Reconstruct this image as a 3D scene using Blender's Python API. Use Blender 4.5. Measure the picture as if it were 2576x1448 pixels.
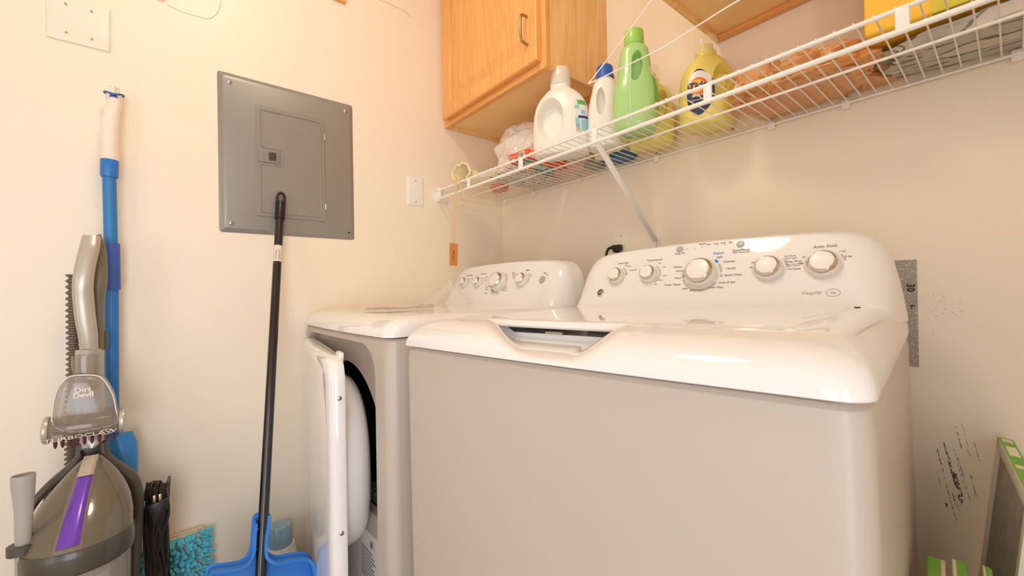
import bpy, bmesh, math, random
from mathutils import Vector, Matrix, noise
random.seed(7)
PI = math.pi
for o in list(bpy.data.objects): bpy.data.objects.remove(o)
SC = bpy.context.scene
COL = SC.collection

# ---------------------------------------------------------------- camera
FPX, YAW, PIT, ROL = 1046.2, .6907, .0067, -.0187
CAM = Vector((1.522, -1.2088, 1.01))
_fw = Vector((-math.cos(YAW)*math.cos(PIT), math.sin(YAW)*math.cos(PIT), math.sin(PIT)))
_r = Vector((math.sin(YAW), math.cos(YAW), 0)); _u = _r.cross(_fw)
_r2 = _r*math.cos(ROL)+_u*math.sin(ROL); _u2 = _u*math.cos(ROL)-_r*math.sin(ROL)
cd = bpy.data.cameras.new('camera'); cam = bpy.data.objects.new('camera', cd); COL.objects.link(cam)
cd.sensor_width = 36; cd.lens = 36*FPX/2576; cd.clip_start = .01
cam.matrix_world = Matrix(((_r2.x, _u2.x, -_fw.x, CAM.x), (_r2.y, _u2.y, -_fw.y, CAM.y), (_r2.z, _u2.z, -_fw.z, CAM.z), (0, 0, 0, 1)))
cd.dof.use_dof = True; cd.dof.focus_distance = 1.25; cd.dof.aperture_fstop = 6.3
SC.camera = cam

# ---------------------------------------------------------------- world, light, exposure
SC.view_settings.view_transform = 'Standard'; SC.view_settings.look = 'None'
SC.view_settings.gamma = 1; SC.view_settings.use_curve_mapping = False
SC.view_settings.exposure = 0.0
SC.cycles.max_bounces = 16; SC.cycles.diffuse_bounces = 10; SC.cycles.transparent_max_bounces = 16
w = bpy.data.worlds.new('world'); SC.world = w; w.use_nodes = True
w.node_tree.nodes['Background'].inputs[0].default_value = (.8, .87, 1, 1)
w.node_tree.nodes['Background'].inputs[1].default_value = 1.0
LAMP = Vector((.85, -1.07, 2.44)); LAMP_STRENGTH = 27.5
ld = bpy.data.lights.new('doorway_daylight', 'AREA'); ld.shape = 'RECTANGLE'; ld.size = .75; ld.size_y = 1.5
ld.energy = 18; ld.color = (.84, .89, 1.0)
lo = bpy.data.objects.new('doorway_daylight', ld); COL.objects.link(lo)
lo.location = (2.42, -1.75, .95)
lo.rotation_euler = Vector((1, 0, 0)).to_track_quat('Z', 'Y').to_euler()

ld2 = bpy.data.lights.new('fill_light', 'AREA'); ld2.shape = 'RECTANGLE'; ld2.size = .8; ld2.size_y = 1.9  # added fill beyond the front opening, brightens the room; no known source
ld2.energy = 8.5; ld2.color = (1.0, .95, .88)
lo2 = bpy.data.objects.new('fill_light', ld2); COL.objects.link(lo2)
lo2.location = (1.85, -3.0, 1.0); lo2.rotation_euler = Vector((.25, -1, 0)).to_track_quat('Z', 'Y').to_euler()

# ---------------------------------------------------------------- helpers
def at(px, py, ax, v):
    d = _fw+_r2*((px-1288)/FPX)-_u2*((py-724)/FPX)
    return CAM+d*((v-CAM[ax])/d[ax])
def lin(c):
    return tuple(((x/255)/12.92 if x/255 <= .04045 else ((x/255+.055)/1.055)**2.4) for x in c)+(1,)
def mat(name, c, rough=.5, metal=0, coat=0, trans=0, alpha=1, emit=0, var=.04, scale=8, bump=0, bscale=200, ior=1.5, spec=None, sub=0):
    m = bpy.data.materials.new(name); m.use_nodes = True; n = m.node_tree.nodes; l = m.node_tree.links
    b = n['Principled BSDF']; c = lin(c)
    tc = n.new('ShaderNodeTexCoord'); nz = n.new('ShaderNodeTexNoise'); nz.inputs['Scale'].default_value = scale; nz.inputs['Detail'].default_value = 3
    l.new(tc.outputs['Object'], nz.inputs['Vector'])
    cr = n.new('ShaderNodeValToRGB'); l.new(nz.outputs['Fac'], cr.inputs['Fac'])
    cr.color_ramp.elements[0].position = .3; cr.color_ramp.elements[1].position = .7
    cr.color_ramp.elements[0].color = tuple(x*(1-var) for x in c[:3])+(1,); cr.color_ramp.elements[1].color = tuple(min(1, x*(1+var)) for x in c[:3])+(1,)
    l.new(cr.outputs['Color'], b.inputs['Base Color'])
    b.inputs['Roughness'].default_value = rough; b.inputs['Metallic'].default_value = metal
    b.inputs['Coat Weight'].default_value = coat; b.inputs['Coat Roughness'].default_value = .06
    b.inputs['Transmission Weight'].default_value = trans; b.inputs['Alpha'].default_value = alpha; b.inputs['IOR'].default_value = ior
    if spec is not None: b.inputs['Specular IOR Level'].default_value = spec
    if sub: b.inputs['Subsurface Weight'].default_value = sub; b.inputs['Subsurface Radius'].default_value = (.02, .02, .02)
    if emit: b.inputs['Emission Color'].default_value = c; b.inputs['Emission Strength'].default_value = emit
    if bump:
        n2 = n.new('ShaderNodeTexNoise'); n2.inputs['Scale'].default_value = bscale; n2.inputs['Detail'].default_value = 4; l.new(tc.outputs['Object'], n2.inputs['Vector'])
        bp = n.new('ShaderNodeBump'); bp.inputs['Strength'].default_value = bump; bp.inputs['Distance'].default_value = .002
        l.new(n2.outputs['Fac'], bp.inputs['Height']); l.new(bp.outputs['Normal'], b.inputs['Normal'])
    return m
def wood(name, c1, c2, axis=2, rough=.38):
    m = bpy.data.materials.new(name); m.use_nodes = True; n = m.node_tree.nodes; l = m.node_tree.links; b = n['Principled BSDF']
    tc = n.new('ShaderNodeTexCoord'); mp = n.new('ShaderNodeMapping'); l.new(tc.outputs['Object'], mp.inputs['Vector'])
    s = [1, 1, 1]; s[axis] = .09
    mp.inputs['Scale'].default_value = s
    nz = n.new('ShaderNodeTexNoise'); nz.inputs['Scale'].default_value = 9; nz.inputs['Detail'].default_value = 2; nz.inputs['Distortion'].default_value = .4; l.new(mp.outputs[0], nz.inputs['Vector'])
    mt = n.new('ShaderNodeMath'); mt.operation = 'MULTIPLY'; mt.inputs[1].default_value = 26; l.new(nz.outputs['Fac'], mt.inputs[0])
    sn = n.new('ShaderNodeMath'); sn.operation = 'PINGPONG'; sn.inputs[1].default_value = 1; l.new(mt.outputs[0], sn.inputs[0])
    n2 = n.new('ShaderNodeTexNoise'); n2.inputs['Scale'].default_value = 160; n2.inputs['Detail'].default_value = 5; l.new(mp.outputs[0], n2.inputs['Vector'])
    mx = n.new('ShaderNodeMath'); mx.operation = 'MULTIPLY_ADD'; mx.inputs[1].default_value = .45; l.new(sn.outputs[0], mx.inputs[0])
    m2 = n.new('ShaderNodeMath'); m2.operation = 'MULTIPLY'; m2.inputs[1].default_value = .6; l.new(n2.outputs['Fac'], m2.inputs[0]); l.new(m2.outputs[0], mx.inputs[2])
    cr = n.new('ShaderNodeValToRGB'); cr.color_ramp.elements[0].color = lin(c2); cr.color_ramp.elements[1].color = lin(c1)
    cr.color_ramp.elements[0].position = .1; cr.color_ramp.elements[1].position = .75
    l.new(mx.outputs[0], cr.inputs['Fac']); l.new(cr.outputs[0], b.inputs['Base Color']); b.inputs['Roughness'].default_value = rough
    b.inputs['Coat Weight'].default_value = .15; b.inputs['Coat Roughness'].default_value = .25
    return m
def plaster(name, c, c2):
    m = mat(name, c, rough=.42, var=.015, scale=1.5, bump=.12, bscale=60); n = m.node_tree.nodes; l = m.node_tree.links; b = n['Principled BSDF']
    tc = n.new('ShaderNodeTexCoord'); nz = n.new('ShaderNodeTexNoise'); nz.inputs['Scale'].default_value = 14; nz.inputs['Detail'].default_value = 6; nz.inputs['Roughness'].default_value = .75
    l.new(tc.outputs['Object'], nz.inputs['Vector'])
    cr = n.new('ShaderNodeValToRGB'); cr.color_ramp.elements[0].position = .70; cr.color_ramp.elements[1].position = .80
    l.new(nz.outputs['Fac'], cr.inputs['Fac'])
    mx = n.new('ShaderNodeMix'); mx.data_type = 'RGBA'; l.new(cr.outputs['Color'], mx.inputs['Factor'])
    src = b.inputs['Base Color'].links[0].from_socket; l.new(src, mx.inputs['A']); mx.inputs['B'].default_value = lin(c2)
    l.new(mx.outputs['Result'], b.inputs['Base Color'])
    return m

class M:
    def __init__(s): s.bm = bmesh.new()
    def vs(s, pts): return [s.bm.verts.new(p) for p in pts]
    def face(s, v, mi=0):
        try: f = s.bm.faces.new(v); f.material_index = mi; return f
        except ValueError: return None
    def box(s, a, b, bev=0, seg=2, mx=None, mi=0):
        x0, y0, z0 = a; x1, y1, z1 = b
        t = bmesh.new(); bmesh.ops.create_cube(t, size=1)
        bmesh.ops.transform(t, matrix=Matrix.Translation(((x0+x1)/2, (y0+y1)/2, (z0+z1)/2)) @ Matrix.Diagonal((abs(x1-x0), abs(y1-y0), abs(z1-z0), 1)), verts=t.verts)
        if bev: bmesh.ops.bevel(t, geom=t.edges[:], offset=bev, segments=seg, profile=.5, affect='EDGES')
        s.merge(t, mx, mi); return s
    def merge(s, t, mx=None, mi=None):
        if mx is not None: bmesh.ops.transform(t, matrix=mx, verts=t.verts)
        if mi is not None:
            for f in t.faces: f.material_index = mi
        me = bpy.data.meshes.new('t'); t.to_mesh(me); t.free(); s.bm.from_mesh(me); bpy.data.meshes.remove(me)
    def loft(s, rings, c0=True, c1=True, closed=True, mi=0):
        R = [s.vs(r) for r in rings]; n = len(R[0])
        for a, b in zip(R, R[1:]):
            for i in range(n if closed else n-1):
                j = (i+1) % n; s.face((a[i], a[j], b[j], b[i]), mi)
        if closed and c0: s.face(R[0][::-1], mi)
        if closed and c1: s.face(R[-1], mi)
        return s
    def tube(s, pts, r, seg=10, cap=True, flat=None, mi=0, closed=False):
        pts = [Vector(p) for p in pts]; n = len(pts); rs = r if isinstance(r, (list, tuple)) else [r]*n
        rings = []; up = None
        for i, p in enumerate(pts):
            if closed: d = pts[(i+1) % n]-pts[i-1]
            else: d = pts[min(i+1, n-1)]-pts[max(i-1, 0)]
            if d.length < 1e-9: d = Vector((0, 0, 1))
            d.normalize()
            if up is None: up = (Vector((0, 0, 1)) if abs(d.z) < .9 else Vector((1, 0, 0)))
            if flat is not None: up = Vector(flat)
            a = (up-d*up.dot(d)); a.normalize(); b = d.cross(a)
            if flat is None: up = a
            rr = rs[i]; ra, rb = (rr if isinstance(rr, tuple) else (rr, rr))
            rings.append([p+a*ra*math.cos(t*2*PI/seg)+b*rb*math.sin(t*2*PI/seg) for t in range(seg)])
        if closed: rings.append(rings[0])
        return s.loft(rings, cap and not closed, cap and not closed, mi=mi)
    def lathe(s, prof, seg=32, mx=None, mi=0, sx=1, sy=1):
        rings = [[Vector((r*sx*math.cos(t*2*PI/seg), r*sy*math.sin(t*2*PI/seg), z)) for t in range(seg)] for r, z in prof]
        if mx is not None: rings = [[mx @ p for p in r] for r in rings]
        return s.loft(rings, mi=mi)
    def prism(s, poly, ext, bev=0, seg=2, mi=0):
        t = bmesh.new(); v = [t.verts.new(p) for p in poly]; f = t.faces.new(v)
        e = bmesh.ops.extrude_face_region(t, geom=[f]); vv = [g for g in e['geom'] if isinstance(g, bmesh.types.BMVert)]
        bmesh.ops.translate(t, verts=vv, vec=Vector(ext)); bmesh.ops.recalc_face_normals(t, faces=t.faces)
        if bev:
            ed = [x for x in t.edges if len(x.link_faces) == 2 and x.calc_face_angle(0) > .9]
            bmesh.ops.bevel(t, geom=ed, offset=bev, segments=seg, profile=.5, affect='EDGES')
        s.merge(t, None, mi); return s
    def grid(s, nu, nv, fn, mi=0, wrap=False):
        V = [[s.bm.verts.new(fn(i/nu, j/nv)) for j in range(nv+1)] for i in range(nu+1)]
        for i in range(nu):
            for j in range(nv): s.face((V[i][j], V[i+1][j], V[i+1][j+1], V[i][j+1]), mi)
        return s
    def text(s, txt, size, mx, ext=.0002, align='CENTER', shear=0, off=0, mi=0, sp=1, sx=1):
        c = bpy.data.curves.new('t', 'FONT'); c.body = txt; c.size = size; c.extrude = ext; c.align_x = align; c.align_y = 'CENTER'; c.shear = shear; c.offset = off; c.space_character = sp
        c.resolution_u = 3
        o = bpy.data.objects.new('t', c); COL.objects.link(o); bpy.context.view_layer.update()
        me = bpy.data.meshes.new_from_object(o); t = bmesh.new(); t.from_mesh(me)
        bpy.data.objects.remove(o); bpy.data.meshes.remove(me); bpy.data.curves.remove(c)
        s.merge(t, mx @ Matrix.Diagonal((sx, 1, 1, 1)), mi); return s
    def build(s, name, m, parent=None, smooth=35, mods=None, **tags):
        bmesh.ops.recalc_face_normals(s.bm, faces=s.bm.faces)
        me = bpy.data.meshes.new(name); s.bm.to_mesh(me); s.bm.free()
        for x in (m if isinstance(m, (list, tuple)) else [m]): me.materials.append(x)
        if smooth:
            for p in me.polygons: p.use_smooth = True
            me.set_sharp_from_angle(angle=math.radians(smooth))
        o = bpy.data.objects.new(name, me); COL.objects.link(o)
        if parent is not None: o.parent = parent
        for k, v in tags.items(): o[k] = v
        return o
def thing(name, label, cat, loc=(0, 0, 0), group=None, mx=None):
    o = bpy.data.objects.new(name, None); COL.objects.link(o); o.empty_display_size = .05
    if mx is not None: o.matrix_world = mx
    else: o.location = loc
    o['label'] = label; o['category'] = cat
    if group: o['group'] = group
    return o
def tag(o, label, cat, group=None):
    o['label'] = label; o['category'] = cat
    if group: o['group'] = group
    return o
def rebase(root):           # children were modelled in world space: keep them there
    bpy.context.view_layer.update(); inv = root.matrix_world.inverted()
    for ch in root.children:
        ch.data.transform(inv)
        for g in ch.children: g.data.transform(inv)
def centre(o):              # one-mesh thing: origin at the middle of its foot
    xs = [v.co for v in o.data.vertices]
    c = Vector(((min(v.x for v in xs)+max(v.x for v in xs))/2, (min(v.y for v in xs)+max(v.y for v in xs))/2, min(v.z for v in xs)))
    o.data.transform(Matrix.Translation(-c)); o.location = c; return o
def boolean(o, cutters, op='DIFFERENCE'):
    for c in cutters:
        md = o.modifiers.new('b', 'BOOLEAN'); md.operation = op; md.object = c; md.solver = 'EXACT'
        bpy.context.view_layer.update(); dg = bpy.context.evaluated_depsgraph_get()
        me = bpy.data.meshes.new_from_object(o.evaluated_get(dg)); o.modifiers.clear(); old = o.data; o.data = me
        me.name = old.name
        bpy.data.objects.remove(c)
    for p in o.data.polygons: p.use_smooth = True
    o.data.set_sharp_from_angle(angle=math.radians(35))
def smooth_path(P, k=6, closed=False):
    P = [Vector(p) for p in P]; out = []; n = len(P)
    rng = range(n if closed else n-1)
    for i in rng:
        p0 = P[(i-1) % n] if closed or i > 0 else P[0]*2-P[1]; p1 = P[i]; p2 = P[(i+1) % n]; p3 = P[(i+2) % n] if closed or i+2 < n else P[-1]*2-P[-2]
        for j in range(k):
            t = j/k; out.append(.5*((2*p1)+(p2-p0)*t+(2*p0-5*p1+4*p2-p3)*t*t+(3*p1-p0-3*p2+p3)*t**3))
    if not closed: out.append(P[-1])
    return out
def sm(a, b, x):
    t = max(0, min(1, (x-a)/(b-a))); return t*t*(3-2*t)
def frame(o, x, y, z=None):     # matrix with origin o, x and y axes
    x = Vector(x).normalized(); y = Vector(y).normalized(); z = x.cross(y).normalized(); y = z.cross(x)
    return Matrix(((x.x, y.x, z.x, o[0]), (x.y, y.y, z.y, o[1]), (x.z, y.z, z.z, o[2]), (0, 0, 0, 1)))
def rrect(x0, x1, y0, y1, r, n=6):
    P = []
    for cx, cy, a in ((x1-r, y1-r, 0), (x0+r, y1-r, 90), (x0+r, y0+r, 180), (x1-r, y0+r, 270)):
        for i in range(n+1):
            t = math.radians(a+90*i/n); P.append((cx+r*math.cos(t), cy+r*math.sin(t)))
    return P
def crumple(m, c, size, amp=.2, f=9, nu=56, nv=36, seed=0, flat=.5, mi=0, pw=.7, rot=0):
    c = Vector(c); o = Vector((seed*7.3, seed*3.1, seed)); R = Matrix.Rotation(rot, 3, 'Z')
    rings = []
    for j in range(nv+1):
        ph = -PI/2+PI*j/nv; ring = []
        for i in range(nu):
            th = 2*PI*i/nu
            sg = lambda v, p: math.copysign(abs(v)**p, v)
            q = Vector((sg(math.cos(ph), pw)*sg(math.cos(th), pw), sg(math.cos(ph), pw)*sg(math.sin(th), pw), sg(math.sin(ph), pw)))
            s1 = q*1.0
            d = noise.noise(s1*f*.35+o)*.9+abs(noise.noise(s1*f*.8+o*2))*1.0-abs(noise.noise(s1*f*1.9+o))*.25
            q = q*(1+amp*d)
            p = Vector((q.x*size[0], q.y*size[1], q.z*size[2]))
            p.z = max(p.z, -size[2]*flat+.002*noise.noise(s1*f)); ring.append(c+R @ p)
        rings.append(ring)
    return m.loft(rings, mi=mi)

# ---------------------------------------------------------------- materials
wall_m = plaster('wall_paint', (243, 231, 211), (248, 239, 224))
ceil_m = mat('ceiling_paint', (240, 236, 228), rough=.9, bump=.3, bscale=90)
floor_m = mat('vinyl_floor', (180, 165, 148), rough=.5, var=.12, scale=5)
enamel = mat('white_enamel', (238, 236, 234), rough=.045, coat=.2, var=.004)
enamel_side = mat('enamel_body_dimmed', (197, 185, 172), rough=.42, coat=.08, var=.005)  # white enamel darkened to tan-grey: dimmer light on the fronts put into colour
white_pl = mat('white_plastic', (240, 237, 232), rough=.3, var=.01)
wire_m = mat('white_vinyl_coating', (244, 241, 234), rough=.35, var=.01)
chrome = mat('chrome', (225, 222, 218), rough=.07, metal=1, var=.01)
steel = mat('steel_screw', (190, 186, 180), rough=.28, metal=1, var=.05)
grey_pl = mat('grey_button', (176, 174, 168), rough=.4)
ink = mat('grey_ink', (138, 124, 112), rough=.6)
dark = mat('dark_gap', (22, 20, 24), rough=.7)
blackp = mat('black_plastic', (20, 20, 21), rough=.35)
panel_m = mat('grey_powder_coat', (152, 148, 142), rough=.36, metal=.35, var=.02, bump=.05, bscale=500)
ivory = mat('ivory_plastic', (240, 232, 214), rough=.25, coat=.3, var=.01)
blue_pl = mat('blue_plastic', (40, 118, 196), rough=.35, var=.04)
blue_dk = mat('dark_blue_plastic', (58, 96, 178), rough=.4, var=.04)

# ---------------------------------------------------------------- structure
def struct(o): o['kind'] = 'structure'; return o
T = .1; XR = 2.15; YF = -2.6; H = 2.44
struct(M().box((-T, YF-T, 0), (0, T, H)).build('wall_left', wall_m, smooth=0))
wb = struct(M().box((0, 0, 0), (XR, T, H)).build('wall_back', wall_m, smooth=0))
struct(M().box((XR, YF-T, 0), (XR+T, -2.17, H)).box((XR, -1.33, 0), (XR+T, T, H)).box((XR, -2.17, 2.05), (XR+T, -1.33, H)).build('wall_right', wall_m, smooth=0))
struct(M().box((0, YF-T, 0), (1.2, YF, H)).box((2.1, YF-T, 0), (XR, YF, H)).box((1.2, YF-T, 2.08), (2.1, YF, H)).build('wall_front', wall_m, smooth=0))
struct(M().box((-T, YF-1.0, -T), (XR+1.0, T, 0)).build('floor', floor_m, smooth=0))
struct(M().box((-T, YF-T, H), (XR+T, T, H+T)).build('ceiling', ceil_m, smooth=0))
tr = M()
for a, b in (((XR-.015, -2.23, 0), (XR, -2.17, 2.11)), ((XR-.015, -1.33, 0), (XR, -1.27, 2.11)), ((XR-.015, -2.23, 2.05), (XR, -1.27, 2.11))): tr.box(a, b, .004)
struct(tr.build('trim_1', white_pl, smooth=0))

# ceiling lamp: frosted dome on a white pan
L = thing('ceiling_lamp', 'frosted round dome lamp on the ceiling above the machines', 'lamp', LAMP)
M().lathe([(.165, 0), (.17, -.012), (.16, -.03), (.15, -.032)], 48).build('pan', white_pl, L)
glow = mat('frosted_glass_lit', (255, 238, 211), emit=LAMP_STRENGTH)
M().lathe([(.145*math.cos(t*PI/2/10), -.032-.075*math.sin(t*PI/2/10)) for t in range(10)]+[(.003, -.107)], 48).build('dome', glow, L)

# ---------------------------------------------------------------- electrical panel
def P0(px, py, x=0): return at(px, py, 0, x)
Y0, Y1, Z0, Z1 = -1.0890, -.6877, 1.2040, 1.6915
ep = thing('electrical_panel', 'grey steel breaker panel with a hinged door, screwed to the left wall', 'electrical panel', (0, (Y0+Y1)/2, Z0))
m = M(); fl = .013
rings = []
for ins, x in ((0, 0.0), (0, .001), (fl, .0095), (fl+.002, .010)):
    rings.append([Vector((x, a, b)) for a, b in rrect(Y0+ins, Y1-ins, Z0+ins, Z1-ins, .008, 3)])
m.loft(rings, True, True)
m.build('cover_plate', panel_m, ep, smooth=12)
DY0, DY1, DZ0, DZ1 = -.9918, -.7878, 1.2605, 1.611
m = M()
dr = [[Vector((x, a, b)) for a, b in rrect(DY0+i, DY1-i, DZ0+i, DZ1-i, .003, 2)] for i, x in ((0, .0095), (0, .0125), (.0012, .0135))]
m.loft(dr, False, True)
# raised rib that runs round the door and steps round the latch
def rib(pts, x=.0135, wd=.0022):
    q = smooth_path(pts, 1, True); return [Vector((x, a[1], a[2])) for a in q]
LY0, LY1, LZ0, LZ1 = -.988, -.925, 1.432, 1.472
def Y(y, z): return (0, y, z)
c = .004
ribp = [Y(DY0+.012, DZ1-.014), Y(DY1-.014, DZ1-.014), Y(DY1-.014, DZ0+.012), Y(DY0+.012, DZ0+.012), Y(DY0+.012, LZ0-.010), Y(DY0+.015, LZ0-.006), Y(LY1+.004, LZ0-.006), Y(LY1+.008, LZ0), Y(LY1+.008, LZ1), Y(LY1+.004, LZ1+.007), Y(DY0+.016, LZ1+.007), Y(DY0+.012, LZ1+.012)]
m.tube([Vector((.0137, p[1], p[2])) for p in ribp], (.0022), 6, closed=True, flat=(1, 0, 0))
m.build('door', panel_m, ep, smooth=30)
m = M().box((.0125, LY0, LZ0), (.0165, LY1, LZ1), .001)
lt = m.build('latch', mat('latch_grey', (136, 130, 122), rough=.5, metal=.1), ep)
M().box((.0160, LY0+.030, LZ0+.008), (.0169, LY1-.012, LZ1-.006)).build('latch_window', mat('smoked_window', (70, 66, 60), rough=.3), lt)
M().text('SQUARE D', .0045, frame((.0166, LY0+.016, (LZ0+LZ1)/2), (0, 0, 1), (0, -1, 0)), ext=.0001).build('latch_lettering', ink, lt)
hm = mat('hinge_metal', (205, 200, 192), rough=.3, metal=.7)
for z in (1.30, 1.54):
    M().tube([(.0135, DY1+.0005, z), (.0135, DY1+.0005, z+.022)], .0028, 8).build('hinge', hm, ep)
def screw(p, ax, r, parent, nm='screw', mt=steel, slot=True, rot=.6):
    z = Vector(ax); x = z.orthogonal(); mx = frame(p, x, z.cross(x)) @ Matrix.Rotation(rot, 4, 'Z')
    m = M().lathe([(r, 0), (r*.95, r*.25), (r*.7, r*.45), (r*.3, r*.52)], 20, mx=mx)
    if slot: m.box((-r*.75, -r*.09, r*.36), (r*.75, r*.09, r*.56), mx=mx, mi=1)
    return m.build(nm, [mt, dark], parent)
for y, z in ((Y0+.030, Z1-.030), (Y1-.027, Z1-.03), (Y0+.030, Z0+.028)):
    screw((.0095, y, z), (1, 0, 0), .0075, ep, rot=.9)
M().lathe([(.0035, 0), (.0035, .0006)], 14, mx=frame((.0100, Y1-.022, Z0+.024), (0, 1, 0), (0, 0, 1))).build('screw_hole', dark, ep)
M().tube([(.0136, -.972+.009*math.cos(t), 1.492+.009*math.sin(t)) for t in [i*PI/9 for i in range(16)]], .0005, 4).build('knockout_ring', panel_m, ep)
rebase(ep)

# ---------------------------------------------------------------- wall plates, hook
def plate(name, label, cy, cz, wy, hz, scr, ms):
    t = thing(name, label, 'wall plate', (0, cy, cz-hz/2)); m = M()
    m.loft([[Vector((x, a, b)) for a, b in rrect(cy-wy/2+i, cy+wy/2-i, cz-hz/2+i, cz+hz/2-i, .003, 3)] for i, x in ((0, 0), (0, .0018), (.0022, .0046), (.005, .0055))], True, True)
    m.build('plate', ms, t, smooth=40)
    for y, z in scr: screw((.0054, cy+y, cz+z), (1, 0, 0), .0033, t, mt=mat('painted_screw', (200, 190, 172), rough=.3, metal=.4))
    rebase(t)
plate('blank_wall_plate', 'large ivory double blank plate at the top left of the wall', -1.378, 1.7195, .116, .116, [(-.023, .036), (.023, .036), (-.023, -.036), (.023, -.036)], ivory)
plate('blank_wall_plate', 'small white single blank plate between breaker panel and oak cabinet', -.4435, 1.4137, .0698, .1143, [(0, .042), (0, -.042)], white_pl)
hk = thing('wall_hook', 'white adhesive hook on the wall holding up the blue mop', 'hook', (0, -1.309, 1.545))
hy = P0(286, 225).y; hz = P0(286, 225).z
M().loft([[Vector((x, hy+a, hz-.002+b)) for a, b in rrect(-.011+i, .011-i, -.022+i, .014-i, .009, 5)] for i, x in ((0, 0), (0, .003), (.001, .004))]).build('base_plate', ivory, hk)
M().tube(smooth_path([(.004, hy-.001, hz+.006), (.008, hy, hz-.006), (.012, hy, hz-.022), (.022, hy, hz-.028), (.03, hy, hz-.018)]), .0042, 10).build('hook_arm', ivory, hk)
for a in (-.005, .006): M().lathe([(.0034, 0), (.003, .0012), (.001, .002)], 12, mx=frame((.004, hy+a, hz+.003), (0, 1, 0), (0, 0, 1))).build('rivet', chrome, hk)
rebase(hk)

# ---------------------------------------------------------------- blue mop hanging from the hook
mp = thing('mop', 'blue and white mop hanging on the wall hook behind the vacuum', 'mop', (.05, -1.32, .10))
wp = mat('mop_grip_white', (240, 228, 214), rough=.28, coat=.3)
def pxpath(L, x): return [P0(a, b, xx if xx else x) for a, b, xx in [(q+(None,))[:3] if len(q) == 2 else q for q in L]]
pts = smooth_path(pxpath([(288, 244, .030), (287, 262, .032), (281, 290, .036), (277, 320, .039), (275, 350, .04), (276, 380, .04), (276, 404, .04)], .04), 4)
n = len(pts); rr = [(.0175+(-.0015 if i < n*.3 else .0008*math.sin(i))*0 - .004*sm(.25, 0, i/n)*(0)) for i in range(n)]
rr = [(.0150+.0025*sm(.1, .5, i/n)+.003*sm(.12, 0, i/n), .0150+.0025*sm(.1, .5, i/n)+.004*sm(.12, 0, i/n)) for i in range(n)]
M().tube(pts, rr, 24).build('grip', wp, mp)
h0 = P0(287, 244, .036)
g = M().tube([h0+Vector((.0165*math.cos(t)*.9, .0185*math.sin(t), .002+.006*abs(math.sin(t)))) for t in [i*2*PI/28 for i in range(28)]], .0024, 8, closed=True)
g.tube([h0+Vector((0, 0, .003)), h0+Vector((.002, 0, -.006))], [.0125, .011], 18)
g.build('hanging_loop', blue_dk, mp)
a = P0(276, 402, .04); b = P0(275, 446, .04)
M().tube([a, a+(b-a)*.06, a+(b-a)*.9, b], [.0172, .0182, .0176, .0166], 26).build('collar', blue_pl, mp)
c = P0(279, 612, .042)
M().tube([b, c], .0136, 24).build('upper_pole', mat('pole_blue', (46, 124, 190), rough=.4), mp)
d = P0(281, 728, .044)
M().tube([c, c+(d-c)*.02, c+(d-c)*.98, d], [.0165, .0175, .0175, .0168], 26).build('locking_sleeve', blue_dk, mp)
e = P0(282, 1100, .05)
M().tube([d, e], .0138, 24).build('lower_pole', blue_pl, mp)
f0 = P0(300, 1092, .055); f1 = P0(308, 1120, .06); f2 = P0(307, 1170, .065); f3 = P0(305, 1210, .07)
f4 = Vector((.072, f3.y-.002, .435))
M().tube([f0, f0+Vector((0, 0, -.002)), f1, f2, f3, f4, f4+Vector((0, 0, -.003))], [.022, .026, .0295, .0310, .032, .034, .028], 30).build('mop_cup', mat('cup_blue', (44, 134, 206), rough=.38), mp)
rebase(mp)

# ---------------------------------------------------------------- broom and dustpan
br = thing('broom', 'black broom handle leaning on the grey breaker panel, white barcode sticker', 'broom', (.16, -1.0, 0))
top = P0(706, 505, .032); bot = P0(655, 1448, .335); dirn = (bot-top).normalized(); foot = top+dirn*((.14-top.z)/dirn.z)
t0 = P0(705, 530, .034)
def on(t, a=top, b=foot): return a+(b-a)*t
blk = mat('glossy_black_tube', (24, 22, 20), rough=.22, coat=.4)
M().tube([on(.03), on(1)], .0118, 24).build('handle_tube', blk, br)
cap = M(); u_ = -dirn
cap.tube([on(.055), on(.05), on(.012), on(.004)], [.0135, .0145, .0140, .0125], 20)
lp = [on(.012)+Vector((0, -.0105, 0)), on(.0)+u_*.012+Vector((0, -.0105, 0)), on(0)+u_*.024+Vector((0, -.007, 0)), on(0)+u_*.029, on(0)+u_*.024+Vector((0, .007, 0)), on(0)+u_*.012+Vector((0, .0105, 0)), on(.012)+Vector((0, .0105, 0))]
cap.tube(smooth_path(lp, 4), (.004), 10)
cap.build('hanging_cap', blackp, br)
st = mat('sticker_paper', (226, 216, 200), rough=.5)
ta = (P0(697, 622, .045).z-top.z)/(foot.z-top.z); tb = (P0(694, 662, .05).z-top.z)/(foot.z-top.z)
s_ = M().tube([on(ta), on(tb)], .0122, 24, cap=False).build('sticker', st, br)
m = M(); vx = Vector((0, 1, 0)); vn = dirn.cross(vx).normalized(); vn = vn if vn.x > 0 else -vn
camd = (CAM-on(ta)); camd.z = 0; camd.normalize()
for i in range(11):
    t = ta+(tb-ta)*(.25+.055*i); wd = .006 if i % 2 else .0045
    sd = dirn.cross(camd).normalized(); th = .0006 if i % 3 else .0012
    m.box((-wd, -th, -.0002), (wd, th, .0002), mx=frame(on(t)+camd*.0123, sd, dirn))
m.build('barcode', ink, s_)
hd = M().box((-.13, -.022, -.03), (.13, .022, .03), .012, 3, mx=frame(foot, (0, 1, 0), (1, 0, 0)))
hd.build('broom_head', blackp, br)
m = M()
for i in range(24):
    for j in range(4):
        q = foot+Vector((-.015+.01*j, -.12+.0104*i, -.03)); m.tube([q, Vector((q.x*1.0+(j-1.5)*.004, q.y+(i-12)*.0012, .002))], .0035, 5)
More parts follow.
